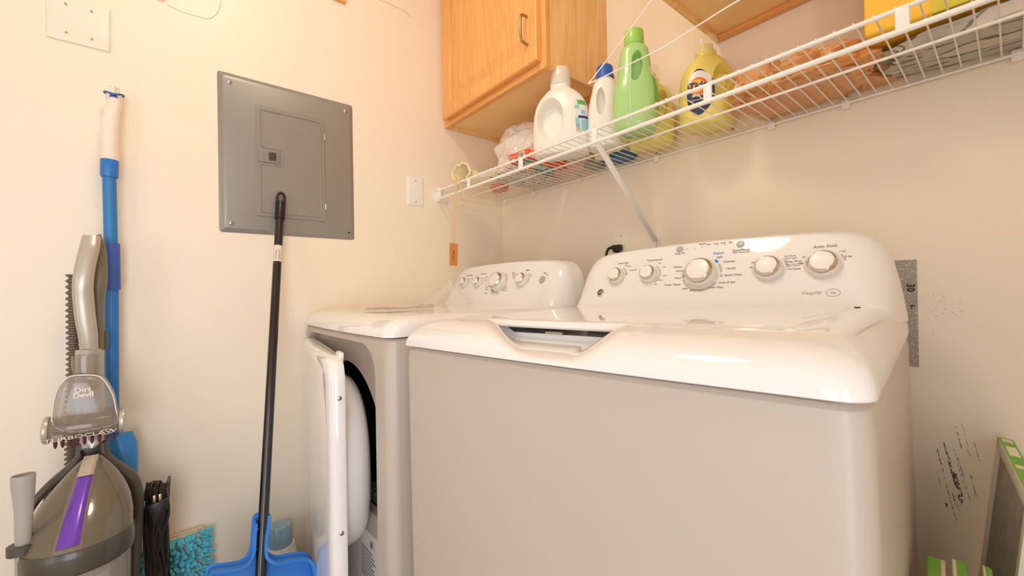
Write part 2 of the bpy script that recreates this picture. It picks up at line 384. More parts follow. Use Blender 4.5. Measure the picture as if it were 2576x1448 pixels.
m.build('bristles', mat('bristle_black', (40, 40, 42), rough=.8), br)
rebase(br)

dp = thing('dustpan', 'bright blue dustpan standing behind the black broom handle', 'dustpan', (.33, -1.0, 0))
SLP = (bot.x-top.x)/(top.z-bot.z); PN = Vector((1, 0, SLP)).normalized()
def DX(z, off=0): return top.x+(top.z-z)*SLP+(.012+off)/PN.x      # front plane of the pan, parallel to the broom handle
def D(px, py):
    d = at(px, py, 0, 0)-CAM; o = Vector((DX(0), 0, 0)); t = (o-CAM).dot(PN)/d.dot(PN); q = CAM+d*t; return (q.y, q.z)
outer = [D(640, 1318), D(637, 1350), D(635, 1385), D(631, 1402), D(622, 1418), D(606, 1428), D(580, 1432), D(548, 1436), D(534, 1439), D(524, 1446), D(519, 1458), D(517, 1480), (D(516, 1500)[0], .24), (D(514, 1500)[0]-.004, .185), (D(800, 1448)[0]+.006, .185), (D(799, 1448)[0]+.003, .24), D(796, 1436), D(793, 1420), D(784, 1408), D(770, 1403), D(740, 1407), D(706, 1414), D(690, 1411), D(681, 1404), D(675, 1392), D(675, 1360), D(679, 1330), D(682, 1302), D(681, 1294), D(674, 1292), D(674, 1300), D(650, 1304), D(644, 1310)]
m = M().prism([Vector((DX(z, -.036), y, z)) for y, z in outer], PN*.003); cy = sum(p[0] for p in outer)/len(outer)
blue_dp = mat('dustpan_blue', (40, 122, 206), rough=.42, var=.03)
m.build('back_plate', blue_dp, dp)
rimp = outer[:14]
rimq = outer[14:16]+outer[16:29]
m = M()
for R_ in (rimp, rimq):
    P = [Vector((0, y, z)) for y, z in R_]; P = smooth_path(P, 3)
    rings = []
    for i, p in enumerate(P):
        d = (P[min(i+1, len(P)-1)]-P[max(i-1, 0)]).normalized(); nn = Vector((0, -d.z, d.y))
        
        if R_ is rimp: nn = Vector((0, -d.z, d.y)); nn = -nn if nn.dot(Vector((0, 1, -.6))) < 0 else nn
        else: nn = Vector((0, -d.z, d.y)); nn = -nn if nn.dot(Vector((0, -1, -.6))) < 0 else nn
        F0 = Vector((DX(p.z), p.y, p.z)); B0 = Vector((DX(p.z, -.036), p.y, p.z))+nn*.006
        rings.append([B0, F0, F0+PN*.0012+nn*.0015, F0+PN*.0008+nn*.0075, F0-PN*.002+nn*.0085, F0-PN*.003+nn*.0045, B0+nn*.0035])
    m.loft(rings)
m.build('raised_rim', blue_dp, dp)
for z in (D(640, 1337)[1], D(640, 1388)[1]):
    M().box((DX(z, -.034), D(645, 1337)[0], z-.0015), (DX(z, -.006), D(655, 1337)[0], z+.0015)).build('handle_rib', blue_dp, dp)
    M().box((DX(z, -.034), D(671, 1337)[0], z-.0015), (DX(z, -.006), D(677, 1337)[0], z+.0015)).build('handle_rib', blue_dp, dp)
rebase(dp)

# bottle standing on the floor behind the dustpan
bb = thing('detergent_bottle', 'white bottle with a clear blue measuring cap, on the floor behind the dustpan', 'bottle', (.055, -.945, 0))
cz0 = P0(705, 1370, .06).z; ctop = P0(708, 1318, .06).z; yc = -.948
cl = mat('clear_blue_cap', (150, 186, 206), rough=.12, alpha=.72, coat=.5)
M().lathe([(.032, cz0), (.0335, cz0+.004), (.0315, ctop-.008), (.029, ctop-.002), (.024, ctop), (.016, ctop-.004), (.008, ctop-.005)], 36, mx=Matrix.Translation((.055, yc, 0))).build('cap', cl, bb)
wbt = mat('bottle_white', (238, 228, 220), rough=.35, sub=.1)
M().lathe([(.048, .001), (.05, .01), (.05, .12), (.047, .17), (.042, .20), (.036, cz0-.012), (.034, cz0-.001)], 40, mx=Matrix.Translation((.055, yc, 0)), sy=1.15).build('body', wbt, bb)
rebase(bb)

# chenille pad
pd = thing('chenille_mop_pad', 'teal chenille mop pad standing against the wall beside the power cord', 'mop pad', (.05, -1.2, 0))
x0 = .045
A = P0(345, 1392, x0); B = P0(515, 1335, x0); Cc = P0(532, 1448, x0)
teal = mat('teal_chenille', (98, 196, 214), rough=.95, var=.15, scale=60, bump=.6, bscale=900)
ya, yb = A.y, B.y
def ptop(y): return A.z+(B.z-A.z)*(y-ya)/(yb-ya)
M().prism([Vector((.012, ya, .01)), Vector((.012, yb+.008, .01)), Vector((.012, yb, ptop(yb))), Vector((.012, ya, ptop(ya)))], (.016, 0, 0), .003).build('backing_board', mat('pad_backing', (214, 196, 170), rough=.8), pd)
M().tube([(.02, ya, ptop(ya)+.002), (.02, yb-.004, ptop(yb-.004)+.003)], .0035, 8).build('piping', mat('pad_piping', (208, 188, 160), rough=.8), pd)
m = M(); y = ya
rows = 24; cols = 17
for i in range(cols+1):
    for j in range(rows):
        y = ya+(yb-ya)*(i/cols)+random.uniform(-.003, .003); z = ptop(y)-.004-j*.0135+random.uniform(-.003, .003)
        if z < .02: continue
        ed = sm(.8, 1, i/cols)
        d = Vector((.75*(1-ed)+.1, random.uniform(-.5, .5)*(1-ed)+ed*.9, random.uniform(-.7, .1)*(1-ed)+random.uniform(-.25, .15)*ed)).normalized()
        p = Vector((.028, y, z)); ln = random.uniform(.016, .024)
        q = p+d*ln*.5+Vector((0, 0, -.001)); e_ = p+d*ln+Vector((0, 0, -.004))
        m.tube(smooth_path([p, q, e_], 2)+[e_+(e_-q).normalized()*.002], [.0036, .0047, .0050, .0049, .0042, .002], 7)
m.build('chenille_noodles', teal, pd, kind='stuff')
rebase(pd)

# ---------------------------------------------------------------- washer and dryer
TW = math.radians(5.1); TT = math.radians(.7)
MW = Matrix.Translation((.782, -.866, 0)) @ Matrix.Rotation(TW, 4, 'Z') @ Matrix.Rotation(-TT, 4, 'Y')
MD = Matrix.Translation((.006, -.862, 0)) @ Matrix.Rotation(.009, 4, 'Z')
FN = Vector((0, -1, .47)).normalized(); FY = Vector((0, .47, 1)).normalized()
def fp(u, w_, off=0): return Vector((u, .0679+.47*w_, w_))+FN*off
def fmx(u, w_, off=.0003, rot=0): return frame(fp(u, w_, off), (1, 0, 0), FY) @ Matrix.Rotation(rot, 4, 'Z')
def outline(fi, si, r, bow, W, Dp=.66):
    P = []; N = 90
    x0, x1, y0, y1 = si, W-si, fi, Dp
    for i in range(9):
        t = PI+PI/2*i/8; P.append((x0+r+r*math.cos(t), y0+r+r*math.sin(t)))
    for i in range(1, N): P.append((x0+r+(x1-x0-2*r)*i/N, y0))
    for i in range(9):
        t = -PI/2+PI/2*i/8; P.append((x1-r+r*math.cos(t), y0+r+r*math.sin(t)))
    for i in range(1, 24): P.append((x1, y0+r+(y1-y0-r)*i/24))
    P.append((x1, y1)); P.append((x0, y1))
    for i in range(1, 24): P.append((x0, y1-(y1-y0-r)*i/24))
    c = W/2
    return [(a, b-bow*(1-min(1, abs((a-c)/c))**2)*max(0, 1-(b-fi)/.12)) for a, b in P]
def ktop(v): return .958+.012*max(0, v-.09)
def machine(root, W, bow, washer, seam):
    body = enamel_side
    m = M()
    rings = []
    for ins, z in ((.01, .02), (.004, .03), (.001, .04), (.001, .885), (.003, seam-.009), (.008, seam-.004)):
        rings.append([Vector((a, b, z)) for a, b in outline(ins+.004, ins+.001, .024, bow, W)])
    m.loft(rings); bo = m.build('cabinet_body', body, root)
    m = M()
    for a in (.05, W-.05):
        for b in (.06, .6): M().tube([(a, b, .0), (a, b, .03)], .018, 12).build('levelling_foot', blackp, root)
    m = M()
    rings = []
    def S(u, v=0):
        if not washer: return 0
        k = 1-max(0, min(1, v/.09)); ul = .150+.110*k; ur = .440+.025*k
        return sm(ul, ul+.075, u)*sm(ur, ur-.07, u)
    def ring(fi, si, r, h, scoop=1):
        R = []
        for a, b in outline(fi, si, r, bow, W):
            hh = h
            z = seam+(ktop(b)-seam)*hh
            if b < .13 and scoop: z = seam+(z-seam)*(1-.66*S(a, b)*scoop)
            R.append(Vector((a, b, z)))
        return R
    fd, sd_ = (.085, .05) if washer else (.075, .035)
    rings.append(ring(.006, .004, .022, -.03, 0)); rings.append(ring(.0, .0, .024, 0.0, 0))
    for k in range(1, 13):
        t = PI/2*k/12; rings.append(ring(fd*(1-math.cos(t)), sd_*(1-math.cos(t)), .024+.02*k/12, math.sin(t)**.95))
    if washer:
        rings.append(ring(.098, .058, .04, 1.0)); rings.append(ring(.112, .062, .03, 1.0, .96)); rings.append(ring(.1135, .066, .03, .52, 0)); rings.append(ring(.118, .07, .03, .50, 0))
    else: rings.append(ring(.1, .06, .04, 1.0))
    m.loft(rings, True, True); m.build('top_panel', enamel, root, smooth=50)
    if washer:
        m = M(); R = []
        def lz(b): return ktop(b)
        for ins, dz in ((.004, -.0118), (0, -.0085), (0, -.003), (.002, -.0006), (.006, .0008), (.02, .0010)):
            pts = rrect(.064+ins, W-.064-ins, .0895+ins, .508-ins, .012, 4)
            pts = [p for p in pts]
            q = []
            for i, p in enumerate(pts):
                q.append(p); p2 = pts[(i+1) % len(pts)]
                if abs(p2[0]-p[0]) > .3:
                    for k in range(1, 30): q.append((p[0]+(p2[0]-p[0])*k/30, p[1]))
            R.append([Vector((a, b-bow*(1-min(1, abs((a-W/2)/(W/2)))**2)*max(0, 1-(b-.09)/.12), lz(b)+dz)) for a, b in q])
        m.loft(R); m.build('lid', enamel, root, smooth=50)
        M().box((W-.062, .500, .955), (W-.054, .506, .9643)).build('lid_hinge', dark, root)
        M().box((.275, .105, .936), (.31, .120, .9395)).build('lid_latch', steel, root)
    # control panel
    F = [(.030, .950), (.050, .982), (.066, 1.015), (.080, 1.050), (.094, 1.078), (.112, 1.094), (.142, 1.1005), (.2, 1.104), (.27, 1.1065), (.343, 1.1075)]
    B = [(.000, .935), (.004, .975), (.009, 1.010), (.018, 1.050), (.034, 1.080), (.06, 1.099), (.10, 1.107), (.17, 1.111), (.26, 1.1135), (.343, 1.1145)]
    k_ = W/.686
    F = [(a*k_, b) for a, b in F]; B = [(a*k_, b) for a, b in B]
    def full(P):
        P = [Vector((a, b, 0)) for a, b in P]; h = smooth_path(P, 4); Q = [(p.x, p.y) for p in h]
        return Q+[(W-a, b) for a, b in Q[-2::-1]]
    FF, BB = full(F), full(B); rings = []
    c = (W/2, 1.03)
    rings.append([fp(a+(c[0]-a)*.03, b+(c[1]-b)*.03, .0) for a, b in FF])
    for th, back in [(t*PI/2/9, None) for t in range(10)]:
        s1, s2 = math.sin(th), 1-math.cos(th)
        rings.append([Vector((fa+(ba-fa)*s1, .0679+.47*fb+(.62-.0679-.47*fb)*s2*.8, fb+(bb_-fb)*s1)) for (fa, fb), (ba, bb_) in zip(FF, BB)])
    rings.append([Vector((a, .655, b)) for a, b in BB])
    m = M(); m.loft(rings, True, True); cp = m.build('control_panel', enamel, root, smooth=45)
    return cp
def knob(root, u, w_, R, hgt=.022, ticks=True):
    mx = fmx(u, w_, 0)
    k = M().lathe([(R*1.0, 0), (R*1.0, hgt*.15), (R*.97, hgt*.62), (R*.93, hgt*.7)], 48, mx=mx)
    k.lathe([(R*.70, hgt*.8), (R*.70, hgt*1.0), (R*.55, hgt*1.04), (R*.3, hgt*1.07), (R*.02, hgt*1.08)], 48, mx=mx)
    ko = k.build('control_knob', white_pl, root)
    M().lathe([(R*.935, hgt*.66), (R*.93, hgt*.74), (R*.80, hgt*.97), (R*.735, hgt*1.03), (R*.69, hgt*1.00)], 48, mx=mx).build('chrome_ring', chrome, ko, label='chrome ring round the knob')
    ring = M()
    ring.lathe([(R*1.18, -.0006), (R*1.17, .0003), (R*1.05, .0003)], 40, mx=mx).build('knob_surround', mat('surround', (226, 220, 210), rough=.4), ko)
    return ko
def arc_strip(m, u, w_, r, a0, a1, wd, mi=0, off=.0004):
    N = 14; mx = fmx(u, w_, off)
    R = [[mx @ Vector(((r-wd/2)*math.cos(t), (r-wd/2)*math.sin(t), 0)), mx @ Vector(((r+wd/2)*math.cos(t), (r+wd/2)*math.sin(t), 0))] for t in [math.radians(a0+(a1-a0)*i/N) for i in range(N+1)]]
    for a, b in zip(R, R[1:]):
        va = m.vs(a); vb = m.vs(b); m.face((va[0], va[1], vb[1], vb[0]), mi)

wsh = thing('washing_machine', 'white top-loading washer in front, five-knob panel and lid handle scoop', 'washing machine', mx=MW)
cp = machine(wsh, .686, .006, True, .911)
for u, w_, R in ((.137, 1.040, .0215), (.228, 1.040, .0215), (.3535, 1.036, .034), (.486, 1.038, .026), (.576, 1.040, .0265)): knob(wsh, u, w_, R, .021 if R < .03 else .026)
m = M(); g = m.text
for s_, u, w_, sz in (('Load Size', .147, 1.0755, .0078), ('Temperature', .233, 1.077, .0078), ('Deep Fill', .295, 1.088, .0066), ('Light', .388, 1.0715, .0066), ('Delicates', .409, 1.060, .0066), ('Casuals', .414, 1.0445, .0066), ('Speed Wash', .420, 1.030, .0068), ('Drain & Spin', .410, 1.0145, .0066), ('Active Wear', .387, 1.0045, .0064), ('Bulky Items', .348, .9995, .0064), ('Jeans', .3225, 1.004, .0064), ('Towels / Sheets', .290, 1.0135, .0062), ('Heavy', .301, 1.029, .0062), ('Normal', .303, 1.0455, .0062), ('Whites', .296, 1.055, .0070),
        ('Auto Soak', .577, 1.0765, .0088), ('Start/Pause', .430, 1.0835, .0078), ('Hold 3 Secs to Stop', .431, 1.0785, .0042), ('Filling/Fill', .345, 1.106, .0045), ('Soak', .360, 1.1035, .0050), ('Wash', .376, 1.1035, .0050), ('Rinse', .392, 1.1035, .0050), ('Spin', .407, 1.1035, .0050),
        ('Super', .167, 1.066, .0045), ('Precise Fill', .180, 1.055, .0045), ('Large', .157, 1.0695, .0040), ('Cool', .262, 1.0575, .0042), ('Colors', .267, 1.036, .0042), ('Warm', .259, 1.026, .0042), ('Hot', .249, 1.016, .0042), ('Cold', .249, 1.068, .0038), ('2nd Rinse\n+ Extra Spin', .521, 1.0625, .0050), ('Deep Rinse', .528, 1.051, .0056), ('Select when adding\nfabric softener', .529, 1.0455, .0034), ('+ 2nd Rinse', .528, 1.036, .0052), ('2nd', .4565, 1.054, .0046), ('On', .4535, 1.044, .0046), ('1 Hr', .6035, 1.0640, .0056), ('2 Hr', .6125, 1.0535, .0056), ('15', .5435, 1.0580, .0050), ('Off', .5400, 1.0460, .0052)):
    if '\n' in s_:
        for i, q in enumerate(s_.split('\n')): m.text(q, sz, fmx(u, w_-i*sz*.95), shear=.08)
    else: m.text(s_, sz, fmx(u, w_), shear=.08, off=.00005)
for i in range(6): m.lathe([(.0011, 0), (.0009, .0006)], 10, mx=fmx(.313+.0165*i+(.0 if i else 0), 1.0975+.0003*i, 0))
m.tube([fp(.302, 1.0975, .0002), fp(.312, 1.0975, .0002)], .0002, 4)
arc_strip(m, .3535, 1.036, .0405, 172, 192, .0035); m.tube([fp(.3535+.0405*math.cos(t)+.053*0+0, 1.036, .0003) for t in (0, .01)], .0001, 4)
m.tube([fp(.3965+.0024*math.cos(t), 1.0295+.0022*math.sin(t), .0004) for t in [i*PI/6 for i in range(12)]], .0005, 5, closed=True)
arc_strip(m, .137, 1.040, .0275, 8, 22, .0030)
m.build('printed_lettering', ink, cp)
m = M()
arc_strip(m, .3535, 1.036, .0405, 198, 325, .0045); arc_strip(m, .3535, 1.036, .0415, 2, 32, .0045); arc_strip(m, .486, 1.038, .0325, 5, 35, .0036)
arc_strip(m, .137, 1.040, .0275, 24, 62, .0030); arc_strip(m, .228, 1.040, .0275, -50, 60, .0030); arc_strip(m, .576, 1.040, .033, 12, 38, .0030)
m.build('printed_scale_bands', mat('pale_ink', (190, 182, 172), rough=.6), cp)
m = M().text('Colors', .0082, fmx(.384, 1.0805), shear=.2, off=.00015); arc_strip(m, .3535, 1.036, .0415, 38, 52, .0055)
m.build('blue_lettering', mat('blue_ink', (52, 148, 214), rough=.6), cp)
m = M().text('DeepFill', .0088, fmx(.559, .9885), shear=.35).text('he', .0085, fmx(.592, .9885), shear=.2)
m.tube([fp(.592+.0105*math.cos(t), .9885+.0068*math.sin(t), .0003) for t in [i*PI/14 for i in range(28)]], .0004, 5, closed=True)
m.build('emblem_lettering', mat('silver_ink', (170, 158, 144), rough=.4, metal=.3), cp)
mx = fmx(.0975, .9995, 0)
bd = M().lathe([(.0112, 0), (.0112, .0012), (.0098, .0026), (.0092, .0020)], 36, mx=mx).build('badge', chrome, cp, label='round chrome badge')
def fmi(u, w_, off): return frame(fp(u, w_, off), (1, 0, 0), FY)
m = M().lathe([(.0085, .0018), (.0083, .0022)], 32, mx=mx)
m.build('badge_disc', mat('badge_dark', (66, 56, 50), rough=.3, metal=.5), cp)
m = M().text('GE', .0105, fmi(.0975, .9995, .0026), shear=.3, off=.0001)
m.tube([mx @ Vector((.0080*math.cos(t), .0080*math.sin(t), .0026)) for t in [i*PI/14 for i in range(28)]], .0004, 5, closed=True)
m.build('badge_lettering', chrome, cp)
for u, w_, R, nm in ((.294, 1.0985, .0078, 'deep_fill_button'), (.4275, 1.0968, .0088, 'start_button')):
    o = M().lathe([(R, 0), (R, .0016), (R*.9, .0028), (R*.5, .0031)], 30, mx=fmx(u, w_, 0)).build(nm, grey_pl, wsh, label='small round grey push button')
    M().lathe([(R*1.12, -.0004), (R*1.1, .0006), (R*1.02, .0006)], 30, mx=fmx(u, w_, 0)).build('button_ring', chrome, o)
    if nm == 'start_button': M().text('>II', R*.9, fmx(u, w_, .0033)).build('button_symbol', white_pl, o)
M().lathe([(.0013, 0), (.001, .0008)], 12, mx=fmx(.313+.0165*3, 1.0984, 0)).build('indicator_light', mat('green_led', (90, 240, 70), emit=3), wsh, label='lit green indicator light')

dry = thing('dryer', 'white dryer against the left wall with its front door ajar', 'dryer', mx=MD)
cp = machine(dry, .673, .013, False, .9145)
body = [c for c in dry.children if c.name.startswith('cabinet_body')][0]
def cutter(f):
    m = M(); f(m); o = m.build('cutter', enamel_side, smooth=0); o.matrix_world = MD; return o
body.parent = None; body.matrix_world = MD
bpy.context.view_layer.update()
RC = (.036, .606, .115, .893)
def rc(m):
    R = []
    for ins, y in ((-.012, -.1), (-.004, -.012), (0.0, .0), (.004, .020), (.008, .027)):
        R.append([Vector((a, y, b)) for a, b in rrect(RC[0]+ins, RC[1]-ins, RC[2]+ins, RC[3]-ins, .07, 10)])
    m.loft(R)
def oc(m):
    P = []
    for i in range(64):
        t = 2*PI*i/64; a, b = .352+.242*math.cos(t), .585+.242*math.sin(t)
        P.append((a, max(b, .475)))
    m.loft([[Vector((a, y, b)) for a, b in P] for y in (-.02, .58)])
boolean(body, [cutter(rc), cutter(oc)])
body.parent = dry; body.matrix_parent_inverse = Matrix.Identity(4); body.matrix_basis = Matrix.Identity(4)
drum_m = mat('drum_dark', (38, 42, 40), rough=.5, metal=.4)
m = M(); P = [(.352+.241*math.cos(2*PI*i/64), max(.585+.241*math.sin(2*PI*i/64), .476)) for i in range(64)]
m.loft([[Vector((a, y, b)) for a, b in P] for y in (.045, .565)], False, True)
dm = m.build('drum', drum_m, dry)
m = M()
for i in range(7): m.box((.36+.03*i, .06, .478), (.382+.03*i, .13, .486), .001)
m.box((.34, .05, .4765), (.58, .14, .480)); m.build('lint_filter', mat('lint_screen', (120, 122, 104), rough=.6), dry)
M().box((.30, .024, .22), (.56, .0268, .42)).build('caution_label', mat('label_paper', (232, 228, 224), rough=.5), dry)
m = M()
for i in range(9): m.box((.44, .0232, .30+.009*i), (.53-.01*(i % 3), .0240, .3025+.009*i))
m.box((.50, .0232, .39), (.515, .0240, .405)); m.build('caution_lettering', ink, dry)
for u, w_ in ((.585, .770), (.585, .62)): screw((u, .026, w_), (0, -1, 0), .004, dry)
for u, w_, R in ((.133, 1.043, .0195), (.226, 1.043, .0195), (.352, 1.040, .034), (.476, 1.044, .0235)): knob(dry, u, w_, R, .021 if R < .03 else .027)
m = M()
for s_, u, w_, sz in (('Dryness Level', .146, 1.074, .0070), ('Temperature', .237, 1.076, .0070), ('Signal', .487, 1.078, .0085), ('Start', .575, 1.064, .0085), ('Cottons', .415, 1.072, .0050), ('Mixed Load', .424, 1.066, .0050), ('Easy Care', .427, 1.060, .0050), ('Delicates', .430, 1.054, .0050), ('Timed', .4, 1.026, .0050), ('Dewrinkle', .395, 1.020, .0050), ('Warm Up', .398, 1.012, .0050), ('Air Fluff', .36, 1.003, .0050), ('Less Dry', .172, 1.060, .0045), ('Medium', .262, 1.064, .0045), ('Low', .266, 1.058, .0045), ('High', .266, 1.051, .0045), ('Extra Care', .293, 1.028, .0045), ('Speed Dry', .29, 1.022, .0045), ('Normal', .293, 1.016, .0045), ('More Dry', .297, 1.003, .0045), ('Off', .506, 1.062, .0045), ('On', .514, 1.056, .0045), ('Hold', .587, 1.057, .0042)):
    m.text(s_, sz, fmx(u, w_), shear=.08, off=.00005)
for i in range(12):
    t = math.radians(200+12*i); m.tube([fp(.352+.040*math.cos(t), 1.04+.040*math.sin(t), .0003), fp(.352+.045*math.cos(t), 1.04+.045*math.sin(t), .0003)], .0004, 4)
arc_strip(m, .352, 1.04, .0385, 205, 262, .0045); m.build('printed_lettering', ink, cp)
m = M(); arc_strip(m, .352, 1.04, .041, -50, 60, .004); arc_strip(m, .133, 1.043, .026, -20, 55, .003); arc_strip(m, .226, 1.043, .026, -20, 55, .003); arc_strip(m, .476, 1.044, .03, -20, 55, .003)
m.build('printed_scale_bands', bpy.data.materials['pale_ink'], cp)
M().lathe([(.0125, 0), (.0125, .0018), (.011, .0032), (.006, .0036)], 30, mx=fmx(.571, 1.043, 0)).build('start_button', grey_pl, dry, label='round grey start button')
# dryer door, ajar
PH = math.radians(8.4)
DM = Matrix.Translation((.036, .022, 0)) @ Matrix.Rotation(-PH, 4, 'Z')
m = M(); R = []
DWD = .563; D0, D1 = .125, .872
def bowf(a): return -.012*math.sin(PI*min(1, max(0, a/DWD)))
for ins, y in ((.002, .0), (0, -.004), (0, -.020), (.004, -.027), (.012, -.0315), (.03, -.033)):
    q = []
    pts = rrect(ins, DWD-ins, D0+ins, D1-ins, .05-ins*.6, 8)
    for i, p in enumerate(pts):
        q.append(p); p2 = pts[(i+1) % len(pts)]
        if abs(p2[0]-p[0]) > .3:
            for k in range(1, 20): q.append((p[0]+(p2[0]-p[0])*k/20, p[1]))
    R.append([DM @ Vector((a, y+(bowf(a) if y < -.01 else 0), b)) for a, b in q])
m.loft(R); dd = m.build('door', enamel, dry, smooth=50)
m = M(); R = []
cu, cw = .325, .588
for r, y in ((.215, 0), (.214, .012), (.209, .035), (.2, .052), (.185, .062), (.16, .066), (.13, .05), (.05, .035)):
    R.append([DM @ Vector((cu+r*math.copysign(abs(math.cos(t))**.85, math.cos(t)), y, cw+r*math.copysign(abs(math.sin(t))**.85, math.sin(t)))) for t in [2*PI*i/64 for i in range(64)]])
m.loft(R); m.build('door_bowl', enamel, dd)
for z in (.787, .50, .22): screw(DM @ Vector((DWD+.0002, -.012, z)), DM.to_3x3() @ Vector((1, 0, 0)), .0048, dd)
M().box((DWD-.080, -.006, D1-.012), (DWD-.035, .004, D1+.007), .002, mx=DM).build('door_catch', white_pl, dd)
m = M(); m.box((.0, -.006, .72), (.012, .012, .80), .002, mx=DM).box((.0, -.006, .2), (.012, .012, .28), .002, mx=DM); m.build('door_hinge', white_pl, dd)

# ---------------------------------------------------------------- things lying on the dryer
def dk(u, v, h=0): return MD @ Vector((u, v, ktop(v)+h))
def on_dryer(px, py, h=0):
    q = at(px, py, 2, .9615+h); return Vector((q.x, q.y, .9615+h))
packet_m = mat('silver_film', (190, 188, 184), rough=.2, metal=.5, alpha=.9, bump=.5, bscale=60)
ax0 = on_dryer(914, 778, .002); ax1 = on_dryer(1090, 774, .002)
dx = (ax1-ax0); ln = dx.length; dx.normalize(); dy = Vector((-dx.y, dx.x, 0))
m = M()
m.grid(40, 10, lambda a, b: ax0+dx*ln*a+dy*(.075*(b-.1)*(1-.4*a))+Vector((0, 0, .0015+.004*abs(noise.noise(Vector((a*7, b*3, 1))))+.008*sm(.5, 1, a)*b)))
m.grid(40, 10, lambda a, b: ax0+dx*ln*a+dy*(.075*(b-.1)*(1-.4*a))+Vector((0, 0, .0005)))
o = m.build('plastic_packet', packet_m); o.location = (0, 0, 0); tag(centre(o), 'flat silver-edged plastic packet lying on the dryer top near its front', 'packet')
fz = mat('clear_film', (245, 240, 232), rough=.08, alpha=.22, coat=1, bump=.6, bscale=40)
m = M(); c0 = at(1128, 762, 1, -.42); c0.z = .9635
def wr(a, b):
    th = a*2*PI; r = .085*(1-b**1.6)
    k = 1+.45*noise.noise(Vector((math.cos(th)*2.1, math.sin(th)*2.1, b*2)))
    hgt = .068*b**1.2*(1+.7*noise.noise(Vector((math.cos(th)*1.6, math.sin(th)*1.6, 4))))
    return c0+Vector((r*k*math.cos(th)*1.25, r*k*math.sin(th)*.8, max(.0005, hgt+.012*abs(noise.noise(Vector((math.cos(th)*5, math.sin(th)*5, b*5)))))))
m.grid(54, 16, wr)
o = m.build('clear_plastic_wrap', fz, smooth=20); tag(centre(o), 'crumpled clear plastic wrap on the dryer top beside its control panel', 'plastic wrap')

# ---------------------------------------------------------------- cabinets
wd1 = wood('honey_oak', (240, 178, 102), (224, 158, 84)); wd2 = wood('honey_oak_rail', (236, 172, 98), (218, 150, 80), axis=0)
wds = wood('oak_side_veneer', (244, 200, 136), (222, 172, 108)); wdb = mat('cabinet_underside', (248, 212, 152), rough=.55, var=.06, scale=6)
def cabinet(x0, wd, label, zb=1.699, zt=2.33, handle_left=False):
    t = thing('wall_cabinet', label, 'cabinet', (x0+wd/2, 0, zb), group=None)
    x1 = x0+wd; D = .286; G = .019
    m = M().box((x0, -D, zb), (x0+.012, -.001, zt), .0008).build('side_panel', wds, t)
    m = M().box((x1-.012, -D, zb), (x1, -.001, zt), .0008).build('side_panel', wds, t)
    M().box((x0+.012, -D, zb+.014), (x1-.012, -.003, zb+.022)).build('bottom_panel', wdb, t)
    M().box((x0+.012, -D, zt-.012), (x1-.012, -.003, zt)).build('top_board', wdb, t)
    M().box((x0+.012, -.02, zb), (x1-.012, -.002, zb+.013), .0008).build('hanging_rail', wd2, t)
    M().box((x0+.012, -.0215, zb+.023), (x1-.012, -.0155, zt-.012)).build('back_panel', wdb, t)
    M().box((x0, -.305, zb), (x0+.035, -D, zt), .001).build('face_frame_stile', wd1, t); M().box((x1-.035, -.305, zb), (x1, -D, zt), .001).build('face_frame_stile', wd1, t)
    M().box((x0+.035, -.3045, zb), (x1-.035, -D, zb+.035), .001).build('face_frame_rail', wd2, t); M().box((x0+.035, -.3045, zt-.035), (x1-.035, -D, zt), .001).build('face_frame_rail', wd2, t)
    # raised panel door
    a, b, c, d = x0+.020, x1-.022, zb+.024, zt-.02; S = .058
    y0 = -.306; y1 = -.325
    m = M()
    rg = []
    for ins, y in ((0, y0), (0, y1+.004), (.0015, y1+.0015), (.004, y1), (S-.006, y1), (S, y1+.005), (S+.003, y1+.008), (S+.006, y1+.008), (S+.036, y1+.001), (S+.038, y1+.001)):
        rg.append([Vector((p, y, q)) for p, q in ((a+ins, c+ins), (b-ins, c+ins), (b-ins, d-ins), (a+ins, d-ins))])
    m.loft(rg); dr = m.build('door', wd1, t, smooth=0)
    hx = (a+.045) if handle_left else (b-.040)
    hb = mat('brushed_brass_nickel', (176, 150, 110), rough=.3, metal=.9)
    z0 = zb+.088; z1 = z0+.088
    M().tube(smooth_path([(hx, y1, z0), (hx, y1-.018, z0+.001), (hx, y1-.027, z0+.010), (hx, y1-.029, (z0+z1)/2), (hx, y1-.027, z1-.010), (hx, y1-.018, z1-.001), (hx, y1, z1)], 6), .0043, 12).build('handle', hb, dr)
    rebase(t); return t
cabinet(0.001, .6135, 'honey oak wall cabinet in the corner, closed raised-panel door with metal pull')
cabinet(.995, .61, 'honey oak wall cabinet at top right, only its underside corner showing', handle_left=True)

# ---------------------------------------------------------------- wire shelf
SZ = 1.427
sh = thing('wire_shelf', 'long white wire shelf along the back wall above the machines', 'shelf', (1.0, -.17, SZ))
XE = 1.9; YFR = -.345
M().tube([(.025, YFR, SZ+.001), (XE, YFR, SZ+.001)], .0038, 12).build('top_front_rail', wire_m, sh)
M().tube([(.025, YFR-.002, SZ-.034), (XE, YFR-.002, SZ-.034)], .0048, 12).build('lower_front_rail', wire_m, sh)
M().tube([(.025, -.188, SZ-.0035), (XE, -.188, SZ-.0035)], .0028, 10).build('middle_rod', wire_m, sh)
M().tube([(.012, -.012, SZ-.003), (XE, -.012, SZ-.003)], .0030, 10).build('back_rail', wire_m, sh)
m = M(); x = 1.159-.0253*45; k = 0
while x < XE:
    m.tube([(x, -.008, SZ+.001), (x, YFR, SZ+.0065), (x, YFR-.0045, SZ+.004)], .00145, 6); x += .0253
m.build('deck_wires', wire_m, sh)
for i in range(6):
    x = .238+.2955*i
    M().box((x-.0085, YFR-.0055, SZ-.038), (x+.0085, YFR+.0025, SZ+.003), .0025, 2).build('rail_spacer', wire_m, sh)
